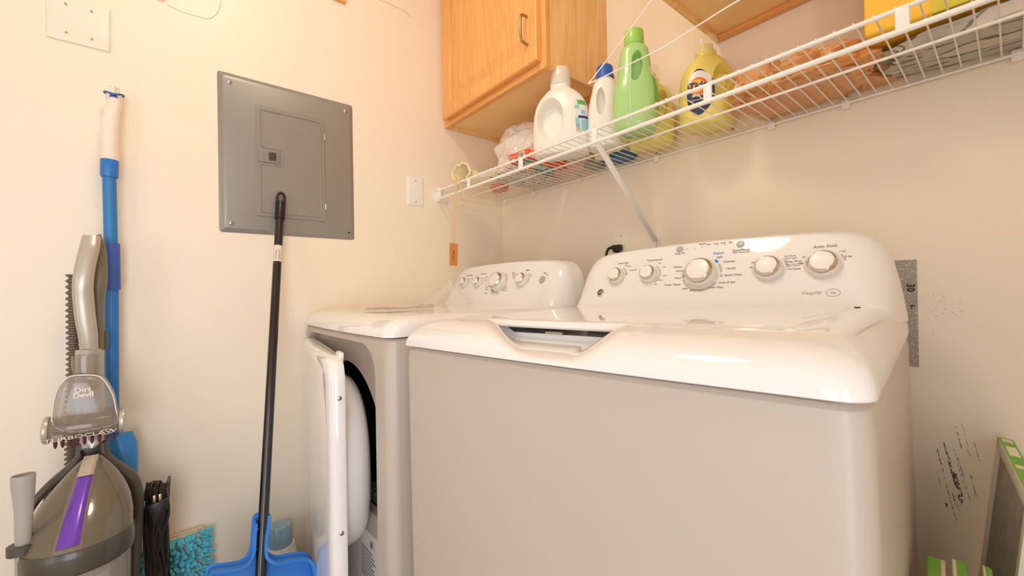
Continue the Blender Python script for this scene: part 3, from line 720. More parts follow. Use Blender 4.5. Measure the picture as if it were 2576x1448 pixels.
M().box((.0, -.350, 1.385), (.012, -.300, 1.430), .003).box((.0, -.350, SZ-.006), (.026, -.335, SZ+.014), .004).box((.010, -.348, 1.385), (.028, -.338, 1.432), .003).build('end_bracket', white_pl, sh)
screw((.012, -.315, 1.445), (1, 0, 0), .004, sh)
for px, py in ((1275, 505), (1345, 485), (1460, 452), (1655, 400), (1943, 310), (2130, 258), (2560, 140)):
    q = at(px, py, 1, 0)
    M().box((q.x-.008, -.014, SZ-.016), (q.x+.008, 0, SZ+.006), .003).build('wall_clip', white_pl, sh)
    screw((q.x, -.006, SZ+.012), (0, -1, 0), .0035, sh)
b0 = Vector((.838, YFR, SZ-.036)); b1 = Vector((.796, -.004, 1.158))
m = M(); d = (b1-b0).normalized(); sx = Vector((1, 0, 0)); nn = d.cross(sx).normalized()
m.prism([b0+sx*(-.0075), b0+sx*.0075, b1+sx*.0095, b1-sx*.0095], nn*.0016)
for s in (-1, 1): m.prism([b0+sx*.0075*s, b0+sx*.0075*s+nn*.006, b1+sx*.0095*s+nn*.006, b1+sx*.0095*s], sx*(-s)*.0012)
m.build('support_brace', wire_m, sh)
m = M().loft([[Vector((.796+a, y, 1.150+b)) for a, b in rrect(-.011+i, .011-i, -.030+i, .028-i, .010, 6)] for i, y in ((0, 0), (0, -.006), (.0015, -.0075))])
m.build('brace_foot', white_pl, sh)
screw((.796, -.0075, 1.138), (0, -1, 0), .0048, sh)
q = at(1845, 325, 1, -.0)
screw((q.x, -.0005, q.z), (0, -1, 0), .004, sh)
rebase(sh)

# ---------------------------------------------------------------- bottles on the shelf
ZS = SZ+.0075
def bottle(name, label, cx, cy, rot, prof, bm, hole=None, n=2.6, off=None):
    t = thing(name, label, 'bottle', (cx, cy, ZS)); R = []
    mx = Matrix.Rotation(rot, 4, 'Z')
    zs = smooth_path([Vector((p[1], p[2], p[0])) for p in prof], 5)
    xo = smooth_path([Vector((p[3] if len(p) > 3 else 0, 0, p[0])) for p in prof], 5)
    for z, o_ in zip(zs, xo):
        ring = []
        for i in range(48):
            a = 2*PI*i/48; e = 2/n if z.x > .03 else 1
            ring.append(Vector((o_.x+z.x*math.copysign(abs(math.cos(a))**e, math.cos(a)), z.y*math.copysign(abs(math.sin(a))**e, math.sin(a)), z.z)))
        R.append([mx @ p for p in ring])
    bo = M().loft(R).build('body', bm, t)
    if hole:
        hx, hz, ra, rb, tilt = hole; m = M()
        yy = (-.10, -.06, -.045, -.033, -.024, -.012, -.004)
        kk = (1.5, 1.42, 1.30, 1.14, 1.03, .99, .93)
        m.loft([[mx @ Vector((hx+(ra*k*math.cos(a))*math.cos(tilt)-(rb*k*math.sin(a))*math.sin(tilt), y, hz+(ra*k*math.cos(a))*math.sin(tilt)+(rb*k*math.sin(a))*math.cos(tilt))) for a in [2*PI*i/32 for i in range(32)]] for y, k in zip(yy, kk)])
        c = m.build('cutter', bm, smooth=0); c.matrix_world = Matrix.Translation((cx, cy, ZS))
        bo.parent = None; bo.location = (cx, cy, ZS); bpy.context.view_layer.update()
        boolean(bo, [c]); bo.parent = t; bo.location = (0, 0, 0)
    return t, mx
milk = mat('milky_plastic', (240, 236, 226), rough=.32, sub=.15, var=.01)
cap_w = mat('milky_cap', (244, 236, 222), rough=.2, alpha=.8, coat=.4)
def label_patch(t, mx, prof, n, a0, a1, z0, z1, m_, nm='label', off=.0006, parent=None, ell=False):
    zs = smooth_path([Vector((p[1], p[2], p[0])) for p in prof], 5); xo = smooth_path([Vector((p[3] if len(p) > 3 else 0, 0, p[0])) for p in prof], 5)
    def surf(ang, z):
        for i in range(len(zs)-1):
            if zs[i].z <= z <= zs[i+1].z: break
        k = (z-zs[i].z)/max(1e-6, zs[i+1].z-zs[i].z); k = max(0, min(1, k)); q = zs[i].lerp(zs[i+1], k); xx = xo[i].lerp(xo[i+1], k).x
        e = 2/n
        return mx @ Vector((xx+(q.x+off)*math.copysign(abs(math.cos(ang))**e, math.cos(ang)), (q.y+off)*math.copysign(abs(math.sin(ang))**e, math.sin(ang)), z))
    def fn(a, b):
        if ell:
            r = a; th = b*2*PI; return surf((a0+a1)/2+(a1-a0)/2*r*math.cos(th), (z0+z1)/2+(z1-z0)/2*r*math.sin(th))
        return surf(a0+(a1-a0)*a, z0+(z1-z0)*b)
    return M().grid(14, 32 if ell else 14, fn).build(nm, m_, t), surf
rd = math.radians
# 1 white bottle, milky cap
pr1 = [(0, .080, .040), (.006, .088, .048), (.04, .092, .050), (.09, .091, .050), (.14, .086, .047), (.175, .073, .042), (.198, .052, .036), (.212, .034, .030), (.222, .031, .029), (.226, .031, .029)]
R1 = rd(28)
bA, mA = bottle('detergent_bottle', 'white jug with milky cap and large round handle hole, leftmost on the shelf', .606, -.235, R1, pr1, milk, hole=(-.026, .112, .036, .052, .05))
M().lathe([(.032, .224), (.033, .228), (.030, .268), (.027, .279), (.020, .282), (.004, .282)], 40).build('cap', cap_w, bA)
paleb = mat('label_pale_blue', (150, 196, 216), rough=.4); gr_l = mat('label_green', (96, 176, 84), rough=.4); navy = mat('label_navy', (52, 62, 120), rough=.4)
lb, sf = label_patch(bA, mA, pr1, 2.6, rd(-58), rd(-12), .055, .160, mat('label_clear', (226, 230, 224), rough=.35))
for z0, z1, a0, a1, mm in ((.142, .156, -48, -14, gr_l), (.128, .14, -57, -45, paleb), (.05+.06, .124, -40, -26, paleb), (.098, .106, -50, -14, navy), (.060, .094, -42, -14, paleb), (.070, .1, -57, -47, paleb)):
    label_patch(lb, mA, pr1, 2.6, rd(a0), rd(a1), z0, z1, mm, 'label_print', .0010)
m = M()
for i in range(7): z = .058+.0032*i; a = sf(rd(-56), z); b = sf(rd(-46), z); m.tube([a+(a.normalized()*.0006), b+(b.normalized()*.0006)], .0006, 4)
m.build('barcode', ink, lb)
# 2 white bottle, blue cap
pr2 = [(0, .044, .036), (.006, .050, .042), (.05, .053, .045), (.10, .052, .044), (.14, .047, .040), (.17, .040, .034), (.195, .034, .030), (.208, .026, .026), (.214, .024, .024)]
bB, mB = bottle('bleach_bottle', 'white bottle with ribbed blue cap between milky-cap jug and tall green bottle', .737, -.178, rd(35), pr2, milk, hole=(-.012, .135, .011, .036, 0), n=2.8)
m = M(); R = []
for r, z in ((.0285, .211), (.0285, .216), (.0245, .226), (.0235, .246), (.0215, .250), (.01, .251)):
    R.append([Vector((r*(1+(.03 if i % 2 and z > .22 else 0))*math.cos(2*PI*i/60), r*(1+(.03 if i % 2 and z > .22 else 0))*math.sin(2*PI*i/60), z)) for i in range(60)])
m.loft(R).build('cap', mat('cap_blue', (46, 96, 190), rough=.4), bB)
m = M()
lb, sf = label_patch(bB, mB, pr2, 2.8, rd(-60), rd(-20), .03, .09, mat('label_offwhite', (226, 222, 206), rough=.4), 'label')
for i in range(9): z = .035+.0035*i; a = sf(rd(-55), z); b = sf(rd(-35), z); m.tube([a+(a.normalized()*.0008), b+(b.normalized()*.0008)], .0007, 4)
m.build('barcode', ink, lb)
# 3 tall green bottle
grn = mat('green_pearl', (172, 216, 136), rough=.28, coat=.3, var=.02)
pr3 = [(0, .046, .036), (.007, .053, .043), (.04, .058, .047), (.09, .060, .048), (.125, .056, .045), (.165, .045, .037), (.205, .040, .033), (.225, .036, .031), (.236, .027, .026), (.242, .024, .024)]
bC, mC = bottle('softener_bottle', 'tall light green bottle with green cap, tallest on the shelf', .866, -.215, rd(35), pr3, grn, hole=(.004, .172, .0135, .036, -.12), n=2.6)
M().lathe([(.0262, .240), (.0268, .243), (.0258, .275), (.0240, .279), (.023, .2795), (.0225, .276), (.004, .276)], 40).build('cap', mat('cap_green', (158, 212, 96), rough=.3, coat=.2), bC)
label_patch(bC, mC, pr3, 2.6, rd(-100), rd(-97), .02, .19, mat('measure_strip', (190, 224, 176), rough=.3), 'level_strip', .0005)
label_patch(bC, mC, pr3, 2.6, rd(-42), rd(-12), .05, .135, mat('label_leaf', (112, 186, 74), rough=.35), 'label', .0006)
label_patch(bC, mC, pr3, 2.6, rd(-45), rd(-25), .14, .165, mat('label_cream', (226, 226, 176), rough=.35), 'label', .0006)
# 4, 5 yellow bottles
yel = mat('yellow_plastic', (238, 222, 120), rough=.3, coat=.2, sub=.1, var=.02); clr = mat('clear_cap', (250, 244, 220), rough=.06, alpha=.28, coat=1)
pr4 = [(0, .052, .040), (.008, .064, .051), (.05, .069, .055), (.10, .068, .053), (.14, .063, .049), (.165, .052, .042), (.182, .036, .034), (.190, .027, .027), (.204, .026, .026)]
def tide(label, cx, cy, rot):
    t, mx = bottle('detergent_bottle', label, cx, cy, rot, pr4, yel, hole=(.030, .108, .017, .038, -.15), n=2.5)
    M().lathe([(.0285, .196), (.0295, .199), (.0285, .240), (.0275, .2435), (.022, .2445), (.004, .2445)], 40).build('cap', clr, t)
    M().lathe([(.026, .203), (.020, .204), (.019, .222), (.015, .224), (.003, .222)], 30).build('pour_spout', yel, t)
    nv = mat('label_night', (46, 54, 84), rough=.35)
    lb, sf = label_patch(t, mx, pr4, 2.5, rd(-135), rd(-83), .022, .145, nv, 'label', .0006, ell=True)
    label_patch(t, mx, pr4, 2.5, rd(-131), rd(-87), .088, .140, mat('label_white', (236, 236, 232), rough=.35), 'label_print', .0009, ell=True, parent=lb).__class__
    label_patch(t, mx, pr4, 2.5, rd(-127), rd(-91), .075, .122, mat('label_orange', (240, 120, 34), rough=.35), 'label_print', .0012, ell=True)
    label_patch(t, mx, pr4, 2.5, rd(-123), rd(-95), .082, .115, mat('label_yellow', (250, 200, 60), rough=.35), 'label_print', .0015, ell=True)
    c = sf(rd(-109), .098); a = sf(rd(-104), .098); b = sf(rd(-109), .103); xx = (a-c).normalized(); yy = (b-c).normalized(); zz = xx.cross(yy)
    M().text('Tide', .024, frame(c+zz*.003, xx, yy), shear=.2, off=.0006, ext=.0006).build('label_lettering', navy, t)
    wm = bpy.data.materials['label_white']; m = M().text('SIMPLY', .0085, frame(c+zz*.002-yy*.026, xx, yy), shear=.2, ext=.0006, off=.0003)
    m.text('CLEAN & FRESH', .0050, frame(c+zz*.002-yy*.038, xx, yy), shear=.2, ext=.0006); m.text('refreshing breeze', .0050, frame(c+zz*.001-yy*.050, xx, yy), ext=.0006); m.build('label_lettering', wm, t)
    label_patch(t, mx, pr4, 2.5, rd(-8), rd(-6), .03, .15, ink, 'level_strip', .0006)
    return t
tide('yellow jug with clear cap and swirl label, rightmost bottle on the shelf', 1.000, -.085, rd(33))
tide('yellow jug mostly hidden behind the tall green bottle', .824, -.074, rd(30))
# small green spray nozzle behind
sp = thing('spray_bottle', 'small bottle with green knob cap hidden behind the white jugs', 'bottle', (.672, -.115, ZS))
M().lathe([(.022, 0), (.024, .004), (.024, .10), (.016, .12), (.011, .128)], 24, mx=Matrix.Translation((.672, -.115, ZS))).build('body', milk, sp)
M().lathe([(.010, .126), (.013, .132), (.013, .150), (.009, .156), (.002, .157)], 24, mx=Matrix.Translation((.672, -.115, ZS))).build('cap', mat('cap_vivid_green', (70, 180, 50), rough=.35), sp)
rebase(sp)
# blue pouch
m = M(); crumple(m, (.690, -.048, ZS+.012), (.056, .036, .014), .15, 6, 40, 20, 4, .8, pw=.6)
tag(centre(m.build('blue_pouch', mat('pouch_blue', (60, 108, 150), rough=.45, var=.25, scale=20))), 'flat blue pouch lying on the shelf under the white bottles, by the wall', 'pouch')

# ---------------------------------------------------------------- bags and boxes on the shelf
cream = mat('cotton_cream', (240, 226, 188), rough=.9, bump=.4, bscale=700, var=.04)
db = thing('drawstring_bag', 'cream cotton drawstring bag lying open at the left end of the shelf', 'bag', (.22, -.26, ZS))
m = M(); R = []
cen_ = smooth_path([(.150, -.322, 0), (.146, -.285, 0), (.170, -.240, 0), (.230, -.222, 0), (.300, -.215, 0)], 4)
for k in range(17):
    t = k/16; c_k = cen_[k]; d_k = (cen_[min(k+1, 16)]-cen_[max(k-1, 0)]).normalized(); l_k = Vector((d_k.y, -d_k.x, 0))
    rz = .034-.018*t+.003*math.sin(t*9); ry = .049-.018*sm(.0, .25, t)*sm(.5, .25, t)+.010*t
    R.append([c_k+l_k*(ry*math.cos(a)*(1+.16*noise.noise(Vector((t*6, a*1.5, 2)))))+Vector((0, 0, ZS+rz+.004*(1-t)+.001+max(-rz, rz*math.sin(a)*(1+.3*noise.noise(Vector((t*9, math.cos(a)*3, math.sin(a)*3))))))) for a in [2*PI*i/40 for i in range(40)]])
def shrink(r, q): cc_ = sum(r, Vector())/40; return [p+(cc_-p)*q for p in r]
inner = [shrink(r, .07) for r in R[:8]]
m.loft(inner[::-1]+R, True, True)
m.build('bag_body', cream, db)
m = M(); rim = R[0]
m.tube([p+(p-sum(rim, Vector())/40)*.02+Vector((random.uniform(-.0015, .0015), 0, 0)) for p in rim], [.0042+.0014*(i % 2) for i in range(40)], 8, closed=True)
m.build('gathered_hem', cream, db)
cord = mat('cotton_cord', (226, 196, 148), rough=.9)
m = M(); st = at(1147, 440, 1, -.345)
a1 = at(1143, 505, 1, -.362); a2 = at(1140, 612, 1, -.362)
q0 = Vector((.112, -.326, ZS+.040))
m.tube(smooth_path([q0, Vector((st.x, -.348, st.z)), Vector((a1.x, -.360, a1.z)), Vector((a2.x, -.362, a2.z))], 8), .0016, 7)
m.tube(smooth_path([q0, Vector((st.x+.004, -.348, st.z-.004)), Vector((a1.x+.006, -.358, a1.z+.004)), a2+Vector((.0025, .002, 0))], 8), .0014, 7)
b_ = at(1166, 490, 1, -.358); b2 = at(1163, 506, 1, -.358)
m.tube(smooth_path([q0+Vector((.004, 0, 0)), Vector((st.x+.01, -.350, st.z-.004)), b_, b2], 8), .0020, 7)
m.tube([b2, b2+Vector((0, 0, -.005)), b2+Vector((0, 0, -.012))], [.002, .0045, .005], 8)
m.build('drawcord', cord, db)
rebase(db)
tg = thing('paper_tag', 'orange kraft paper tag hanging from the drawstring bag cord', 'tag', a2+Vector((0, 0, -.07)))
A_ = [at(1131, 611, 1, -.362), at(1152, 613, 1, -.366), at(1150, 669, 1, -.366), at(1131, 667, 1, -.362)]
kraft = mat('kraft_orange', (206, 138, 74), rough=.8)
M().prism(A_, (0, .0008, 0)).build('card', kraft, tg)
tx = (A_[1]-A_[0]).normalized(); ty = (A_[0]-A_[3]).normalized(); tc_ = (A_[0]+A_[1]+A_[2]+A_[3])/4; tn = tx.cross(ty)
F_ = frame(tc_+tn*.0008, tx, ty)
m = M().lathe([(.0024, 0), (.0022, .0004)], 12, mx=F_ @ Matrix.Translation((.002, .016, 0)))
m.prism([F_ @ Vector(p) for p in ((-.001, .013, 0), (.004, .013, 0), (.008, .001, 0), (-.003, .001, 0))], tn*.0004)
m.build('red_figure_print', mat('print_red', (170, 50, 36), rough=.8), tg)
m = M().text('gift', .008, F_ @ Matrix.Translation((0, -.024, 0)), shear=.3) if False else M()
for z in (-.006, -.010): m.tube([F_ @ Vector((-.007, z, 0)), F_ @ Vector((-.003, z+.002, 0)), F_ @ Vector((.003, z-.001, 0)), F_ @ Vector((.008, z, 0))], .0006, 4)
m.tube([F_ @ Vector((-.010, -.017, 0)), F_ @ Vector((.010, -.017, 0))], .0004, 4); m.tube([F_ @ Vector((-.004, -.024, 0)), F_ @ Vector((0, -.022, 0)), F_ @ Vector((.005, -.024, 0))], .0007, 4)
m.build('printed_lines', mat('print_brown', (120, 66, 40), rough=.8), tg)
rebase(tg)

film = mat('white_film', (240, 232, 222), rough=.3, alpha=.93, coat=.3, var=.03)
m = M(); crumple(m, (.305, -.125, ZS+.118), (.120, .075, .094), .30, 3.2, 90, 60, 3, .9, pw=.8)
crumple(m, (.225, -.105, ZS+.075), (.07, .05, .045), .32, 3.5, 60, 40, 8, .85, pw=.85)
tag(centre(m.build('plastic_bag', film, smooth=25)), 'stuffed white plastic bag in the corner under the oak cabinet', 'bag')
m = M(); crumple(m, (.130, -.12, ZS+.018), (.034, .030, .022), .3, 7, 40, 24, 5, .9)
tag(centre(m.build('orange_pouch', mat('pouch_orange', (232, 120, 78), rough=.45))), 'small orange pouch behind the cream drawstring bag', 'pouch')
# paper bag with dot print
pb = thing('paper_bag', 'pink-beige paper bag with black dots and lettering beside the white jug', 'bag', (.50, -.10, ZS))
kb = mat('paper_beige', (226, 192, 172), rough=.7)
R9 = frame((.497, -.078, ZS), (math.cos(rd(35)), math.sin(rd(35)), 0), (-math.sin(rd(35)), math.cos(rd(35)), 0))
m = M().box((-.06, -.035, 0), (.075, .020, .165), .006, 3, mx=R9); m.build('bag_body', kb, pb)
m = M(); fr9 = R9 @ frame((0, -.0352, .0), (1, 0, 0), (0, 0, 1))
for i in range(10):
    for j in range(14):
        x, z = -.052+.0075*i+(j % 2)*.0037, .045+.0085*j
        if (x-.03)**2+(z-.095)**2 < .028**2: continue
        m.lathe([(.0011, 0), (.001, .0003)], 6, mx=fr9 @ Matrix.Translation((x, z, 0)))
m.tube([fr9 @ Vector((.03+.03*math.cos(t), .095+.03*math.sin(t), 0)) for t in [i*PI/16 for i in range(32)]], .0011, 5, closed=True)
m.tube(smooth_path([fr9 @ Vector(p) for p in ((-.056, .15, 0), (-.047, .13, 0), (-.050, .11, 0), (-.056, .10, 0), (-.05, .09, 0), (-.05, .07, 0))], 4), .0016, 5)
m.text('OR S', .014, fr9 @ Matrix.Translation((.022, .10, .0002)), off=.0004)
m.build('printed_pattern', ink, pb)
M().prism([fr9 @ Vector(p) for p in ((-.058, .148, .0006), (-.03, .16, .0006), (-.03, .142, .0006), (-.052, .13, .0006))], (0, 0, .0002)).build('red_print', mat('print_coral', (228, 92, 66), rough=.6), pb)
rebase(pb)
# dryer sheet box
bx = thing('dryer_sheet_box', 'orange dryer sheet box with rainbow side lying on the shelf edge', 'box', (.52, -.2, ZS))
orange = mat('carton_orange', (234, 84, 40), rough=.4)
BX = frame((.448, -.322, ZS+.001), (.998, .06, 0), (-.06, .998, 0)); bw, bl, bh = .088, .195, .030
M().box((0, 0, 0), (bw, bl, bh), .0012, mx=BX).build('carton', orange, bx)
M().box((bw*.50, -.0004, .006), (bw*.82, .0002, bh-.004), mx=BX).build('barcode_field', mat('carton_white', (240, 228, 216), rough=.4), bx)
m = M()
for i in range(11): m.box((bw*.53+i*bw*.024, -.0009, .008), (bw*.53+i*bw*.024+.0010, -.0002, bh-.006), mx=BX)
m.build('barcode', ink, bx)
m = M().text('ORIGINAL', .008, BX @ frame((bw*.25, -.0006, bh*.6), (1, 0, 0), (0, 0, 1))).text('240', .009, BX @ frame((bw*.18, -.0006, bh*.28), (1, 0, 0), (0, 0, 1)))
m.text('bounce', .026, BX @ frame((bw+.0004, .055, bh*.52), (0, 1, 0), (0, 0, 1)), off=.0008)
m.build('carton_lettering', bpy.data.materials['carton_white'], bx)
def stripes(name, cols, ax='X', sc=1, nz=2.0, th=None):
    m = mat(name, (200, 200, 200), rough=.45); n = m.node_tree.nodes; l = m.node_tree.links
    tc = n.new('ShaderNodeTexCoord'); mp_ = n.new('ShaderNodeMapping'); l.new(tc.outputs['Object'], mp_.inputs['Vector']); mp_.inputs['Scale'].default_value = (sc, sc*.5, sc)
    z = n.new('ShaderNodeTexNoise'); z.inputs['Scale'].default_value = nz; z.inputs['Detail'].default_value = 1.5; z.inputs['Distortion'].default_value = 1.2; l.new(mp_.outputs[0], z.inputs['Vector'])
    cr = n.new('ShaderNodeValToRGB'); cr.color_ramp.interpolation = 'CONSTANT'
    while len(cr.color_ramp.elements) < len(cols): cr.color_ramp.elements.new(.5)
    for i, (p, c) in enumerate(cols): cr.color_ramp.elements[i].position = p; cr.color_ramp.elements[i].color = lin(c)
    l.new(z.outputs['Fac'], cr.inputs['Fac']); l.new(cr.outputs['Color'], n['Principled BSDF'].inputs['Base Color']); return m
rb = stripes('rainbow_print', [(0, (196, 60, 50)), (.40, (230, 110, 50)), (.45, (236, 190, 70)), (.48, (90, 160, 90)), (.51, (50, 130, 160)), (.60, (90, 160, 190)), (.68, (200, 70, 60))], sc=1, nz=18)
M().box((.006, .01, -.0010), (bw-.006, bl-.01, .0004), mx=BX).build('rainbow_panel', rb, bx)
M().text('bounce', .032, BX @ frame((bw*.5, bl*.42, -.0016), (0, 1, 0), (1, 0, 0)), off=.0008, shear=.2).build('carton_lettering', bpy.data.materials['carton_white'], bx)
rebase(bx)
# printed bag lying flat
zebra = stripes('black_white_print', [(0, (226, 216, 200)), (.44, (40, 40, 38)), (.475, (226, 216, 200)), (.55, (60, 62, 58)), (.575, (226, 214, 200))], nz=42)
m = M(); crumple(m, (.320, -.150, ZS+.012), (.095, .115, .015), .16, 7, 60, 24, 6, .78, pw=.55)
# dryer box sits beside it
tag(centre(m.build('printed_bag', zebra, smooth=30)), 'flat white bag with black lettering print under the stuffed plastic bag', 'bag')
m = M(); crumple(m, (.590, -.050, ZS+.010), (.028, .036, .012), .2, 7, 30, 16, 9, .8, pw=.6)
tag(centre(m.build('grey_pouch', mat('film_grey', (150, 150, 146), rough=.3, var=.2, scale=30), smooth=30)), 'small grey pouch on the shelf behind the orange dryer sheet box', 'pouch')
# brown plastic bags
brown = mat('brown_film', (214, 152, 92), rough=.35, coat=.3, var=.08, scale=14)
m = M(); crumple(m, (1.225, -.105, ZS+.028), (.125, .085, .034), .28, 4.2, 110, 50, 11, .80, pw=.6)
crumple(m, (1.262, -.075, ZS+.062), (.055, .055, .024), .4, 3.5, 60, 40, 12, .9, pw=.8)
crumple(m, (1.155, -.13, ZS+.045), (.05, .06, .036), .32, 3.2, 60, 40, 15, .9, pw=.6)
m.prism([Vector((1.33, -.10, ZS+.003)), Vector((1.385, -.018, ZS+.004)), Vector((1.31, -.012, ZS+.003))], (0, 0, .010), .001)
tag(centre(m.build('brown_plastic_bag', brown, smooth=22)), 'crumpled brown plastic bag on the shelf right of the yellow jug', 'bag')
m = M()
g2 = stripes('grey_black_film', [(0, (206, 198, 184)), (.44, (100, 98, 96)), (.47, (190, 184, 172)), (.55, (124, 122, 118)), (.575, (212, 204, 190))], nz=9)
g2.node_tree.nodes['Mapping'].inputs['Scale'].default_value = (.25, 1.4, 1)
crumple(m, (1.575, -.088, ZS+.014), (.19, .075, .018), .18, 3.5, 90, 30, 14, .75, pw=.45)
tag(centre(m.build('grey_plastic_bag', g2, smooth=25)), 'grey and black striped plastic bag beneath the yellow box', 'bag')
yb_ = thing('yellow_box', 'large yellow carton with a green band on top of the grey bag', 'box', (1.55, -.2, ZS+.04))
yc_ = mat('carton_yellow', (250, 196, 60), rough=.5, var=.05, scale=60); YBX = frame((1.349, -.196, ZS+.038), (.995, .045, 0), (-.045, .995, 0))
m = M().box((0, 0, 0), (.40, .130, .24), .006, 3, mx=YBX); m.build('carton', yc_, yb_)
M().box((.09, -.0008, .0), (.405, .03, .036), .0005, mx=YBX @ Matrix.Translation((0, -.0004, .0))).build('green_band', mat('carton_olive', (214, 200, 60), rough=.5), yb_)
m = M()
for i in range(5): m.box((.03, .022+.008*i, -.0006), (.395, .0228+.008*i, .0002), mx=YBX)
m.build('fold_lines', mat('fold_brown', (206, 150, 40), rough=.6), yb_)
rebase(yb_)

# ---------------------------------------------------------------- wire hanger on the second cabinet pull
hg = M(); yh = -.362
tip = at(1485, 205, 1, yh); e1 = at(1640, 0, 1, yh); k1 = at(1700, 100, 1, yh); e2 = at(1860, 0, 1, yh)
hxp = .995+.020+.045
ap = Vector((hxp, yh, tip.z+.133))
pth = [ap, Vector(e1), (Vector(e1)+tip)/2+Vector((.0, 0, -.002)), tip+Vector((.004, 0, .003)), tip+Vector((-.001, 0, -.001)), tip+Vector((.010, 0, -.004)), k1+Vector((-.05, 0, -.003)), k1, Vector(e2), Vector((hxp+(hxp-tip.x)-.012, yh, tip.z+.004)), Vector((hxp+(hxp-tip.x), yh, tip.z+.010)), Vector((hxp+(hxp-tip.x)-.006, yh, tip.z+.016))]
hg.tube(smooth_path(pth, 6)+[ap+Vector((0, 0, .001))], .0015, 8)
hook = [ap, ap+Vector((0, 0, .03)), ap+Vector((-.002, 0, .10)), Vector((hxp-.002, -.366, 1.800)), Vector((hxp, -.360, 1.812)), Vector((hxp, -.346, 1.812)), Vector((hxp, -.341, 1.800))]
hg.tube(smooth_path(hook, 6), .0015, 8)
tag(centre(hg.build('wire_hanger', wire_m)), 'white wire clothes hanger hanging in front of the green bottle', 'hanger')

# ---------------------------------------------------------------- wall outlet, plug
ot = thing('wall_outlet', 'beige outlet plate on the wall behind the washer, left of shelf brace', 'outlet', (.658, 0, 1.09))
OX = at(1564, 600, 1, 0).x
m = M().loft([[Vector((OX+a, -x, 1.147+b)) for a, b in rrect(-.036+i, .036-i, -.057+i, .057-i, .003, 3)] for i, x in ((0, 0), (0, .002), (.002, .005), (.005, .0055))]); m.build('plate', ivory, ot)
for dz in (.020, -.020):
    o = M().loft([[Vector((OX+a, -x, 1.147+dz+b)) for a, b in rrect(-.016+i, .016-i, -.014+i, .014-i, .007, 5)] for i, x in ((0, .005), (.0005, .0075))]).build('socket', ivory, ot)
screw((OX, -.0055, 1.147+.045), (0, -1, 0), .0028, ot)
rebase(ot)
pc = thing('power_plug', 'black plug with cord in the outlet behind the washer', 'plug', (OX, -.02, 1.14))
pz = at(1552, 625, 1, -.02)
M().prism([Vector((pz.x-.018, -.009, pz.z+.012)), Vector((pz.x+.016, -.009, pz.z+.013)), Vector((pz.x+.016, -.009, pz.z-.006)), Vector((pz.x+.004, -.009, pz.z-.016)), Vector((pz.x-.008, -.009, pz.z-.012)), Vector((pz.x-.018, -.009, pz.z+.002))], (0, -.022, 0), .003).build('plug_body', blackp, pc)
M().tube(smooth_path([(pz.x-.014, -.022, pz.z+.004), (pz.x-.030, -.026, pz.z+.002), (pz.x-.038, -.03, pz.z-.020), (pz.x-.040, -.035, pz.z-.08), (pz.x-.02, -.03, .8), (pz.x, -.03, .45)], 8), .0046, 10).build('cord', blackp, pc)
rebase(pc)

# ---------------------------------------------------------------- galvanised patch, scuffs, marks (part of the wall)
galv = stripes('galvanised_metal', [(0, (150, 146, 136)), (.42, (164, 160, 148)), (.48, (150, 146, 136)), (.60, (206, 200, 184))], nz=260)
gp = thing('metal_patch', 'narrow galvanised metal sheet on the wall behind the washer', 'metal sheet', (1.33, 0, .80))
e_ = at(2309, 800, 1, -.002); zt = at(2309, 652, 1, 0).z
M().box((1.24, -.0025, .835), (e_.x, 0, zt)).build('sheet', galv, gp)
q = at(2287, 728, 1, -.003)
M().text('30', .017, frame((q.x+.002, -.0028, q.z+.004), (0, 0, -1), (1, 0, 0)), off=.0004).text('.6-', .012, frame((q.x+.004, -.0028, q.z-.035), (0, 0, -1), (1, 0, 0)), off=.0002).build('handwriting', dark, gp)
rebase(gp)
sc = M(); rs = random.Random(3)
def streak(px, py, ln, wd, sl=.28):
    n_ = int(ln/5)
    for i in range(n_):
        if rs.random() < .30: continue
        a = at(px+sl*i*5+rs.uniform(-.8, .8), py+i*5, 1, -.0003); b = at(px+sl*(i*5+4.5)+rs.uniform(-.8, .8), py+i*5+4.5, 1, -.0003)
        w2 = wd*rs.uniform(.3, 1.0)
        v = sc.vs([a-Vector((w2, 0, 0)), a+Vector((w2, 0, 0)), b+Vector((w2*.8, 0, 0)), b-Vector((w2*.8, 0, 0))]); sc.face(v)
for px, py, ln, wd in ((2402, 1067, 60, .0007), (2372, 1110, 80, .0006), (2357, 1128, 60, .0011), (2375, 1112, 120, .0010), (2388, 1165, 110, .0013), (2398, 1185, 80, .0016), (2404, 1190, 60, .0016), (2410, 1150, 110, .0006), (2400, 1130, 100, .0005), (2375, 1200, 110, .0007), (2355, 1180, 60, .0005), (2413, 1215, 55, .0009), (2434, 1130, 40, .0006), (2440, 1190, 60, .0006), (2418, 1060, 90, .0004), (2450, 1110, 60, .0006), (2378, 1260, 16, .0022), (2403, 1245, 40, .0004), (2392, 1225, 50, .0010), (2385, 1140, 60, .0008)):
    streak(px, py, ln, wd)
for i in range(46):
    q = at(rs.uniform(2330, 2420), 770+rs.gauss(0, 20), 1, -.0003); r = rs.uniform(.0002, .0007)
    sc.face(sc.vs([q+Vector((-r, 0, 0)), q+Vector((0, 0, -r)), q+Vector((r*2, 0, 0)), q+Vector((0, 0, r))]))
sc.build('scuff_marks', mat('scuff_dark', (70, 62, 54), rough=.9), wb, smooth=0, label='dark scuff marks')
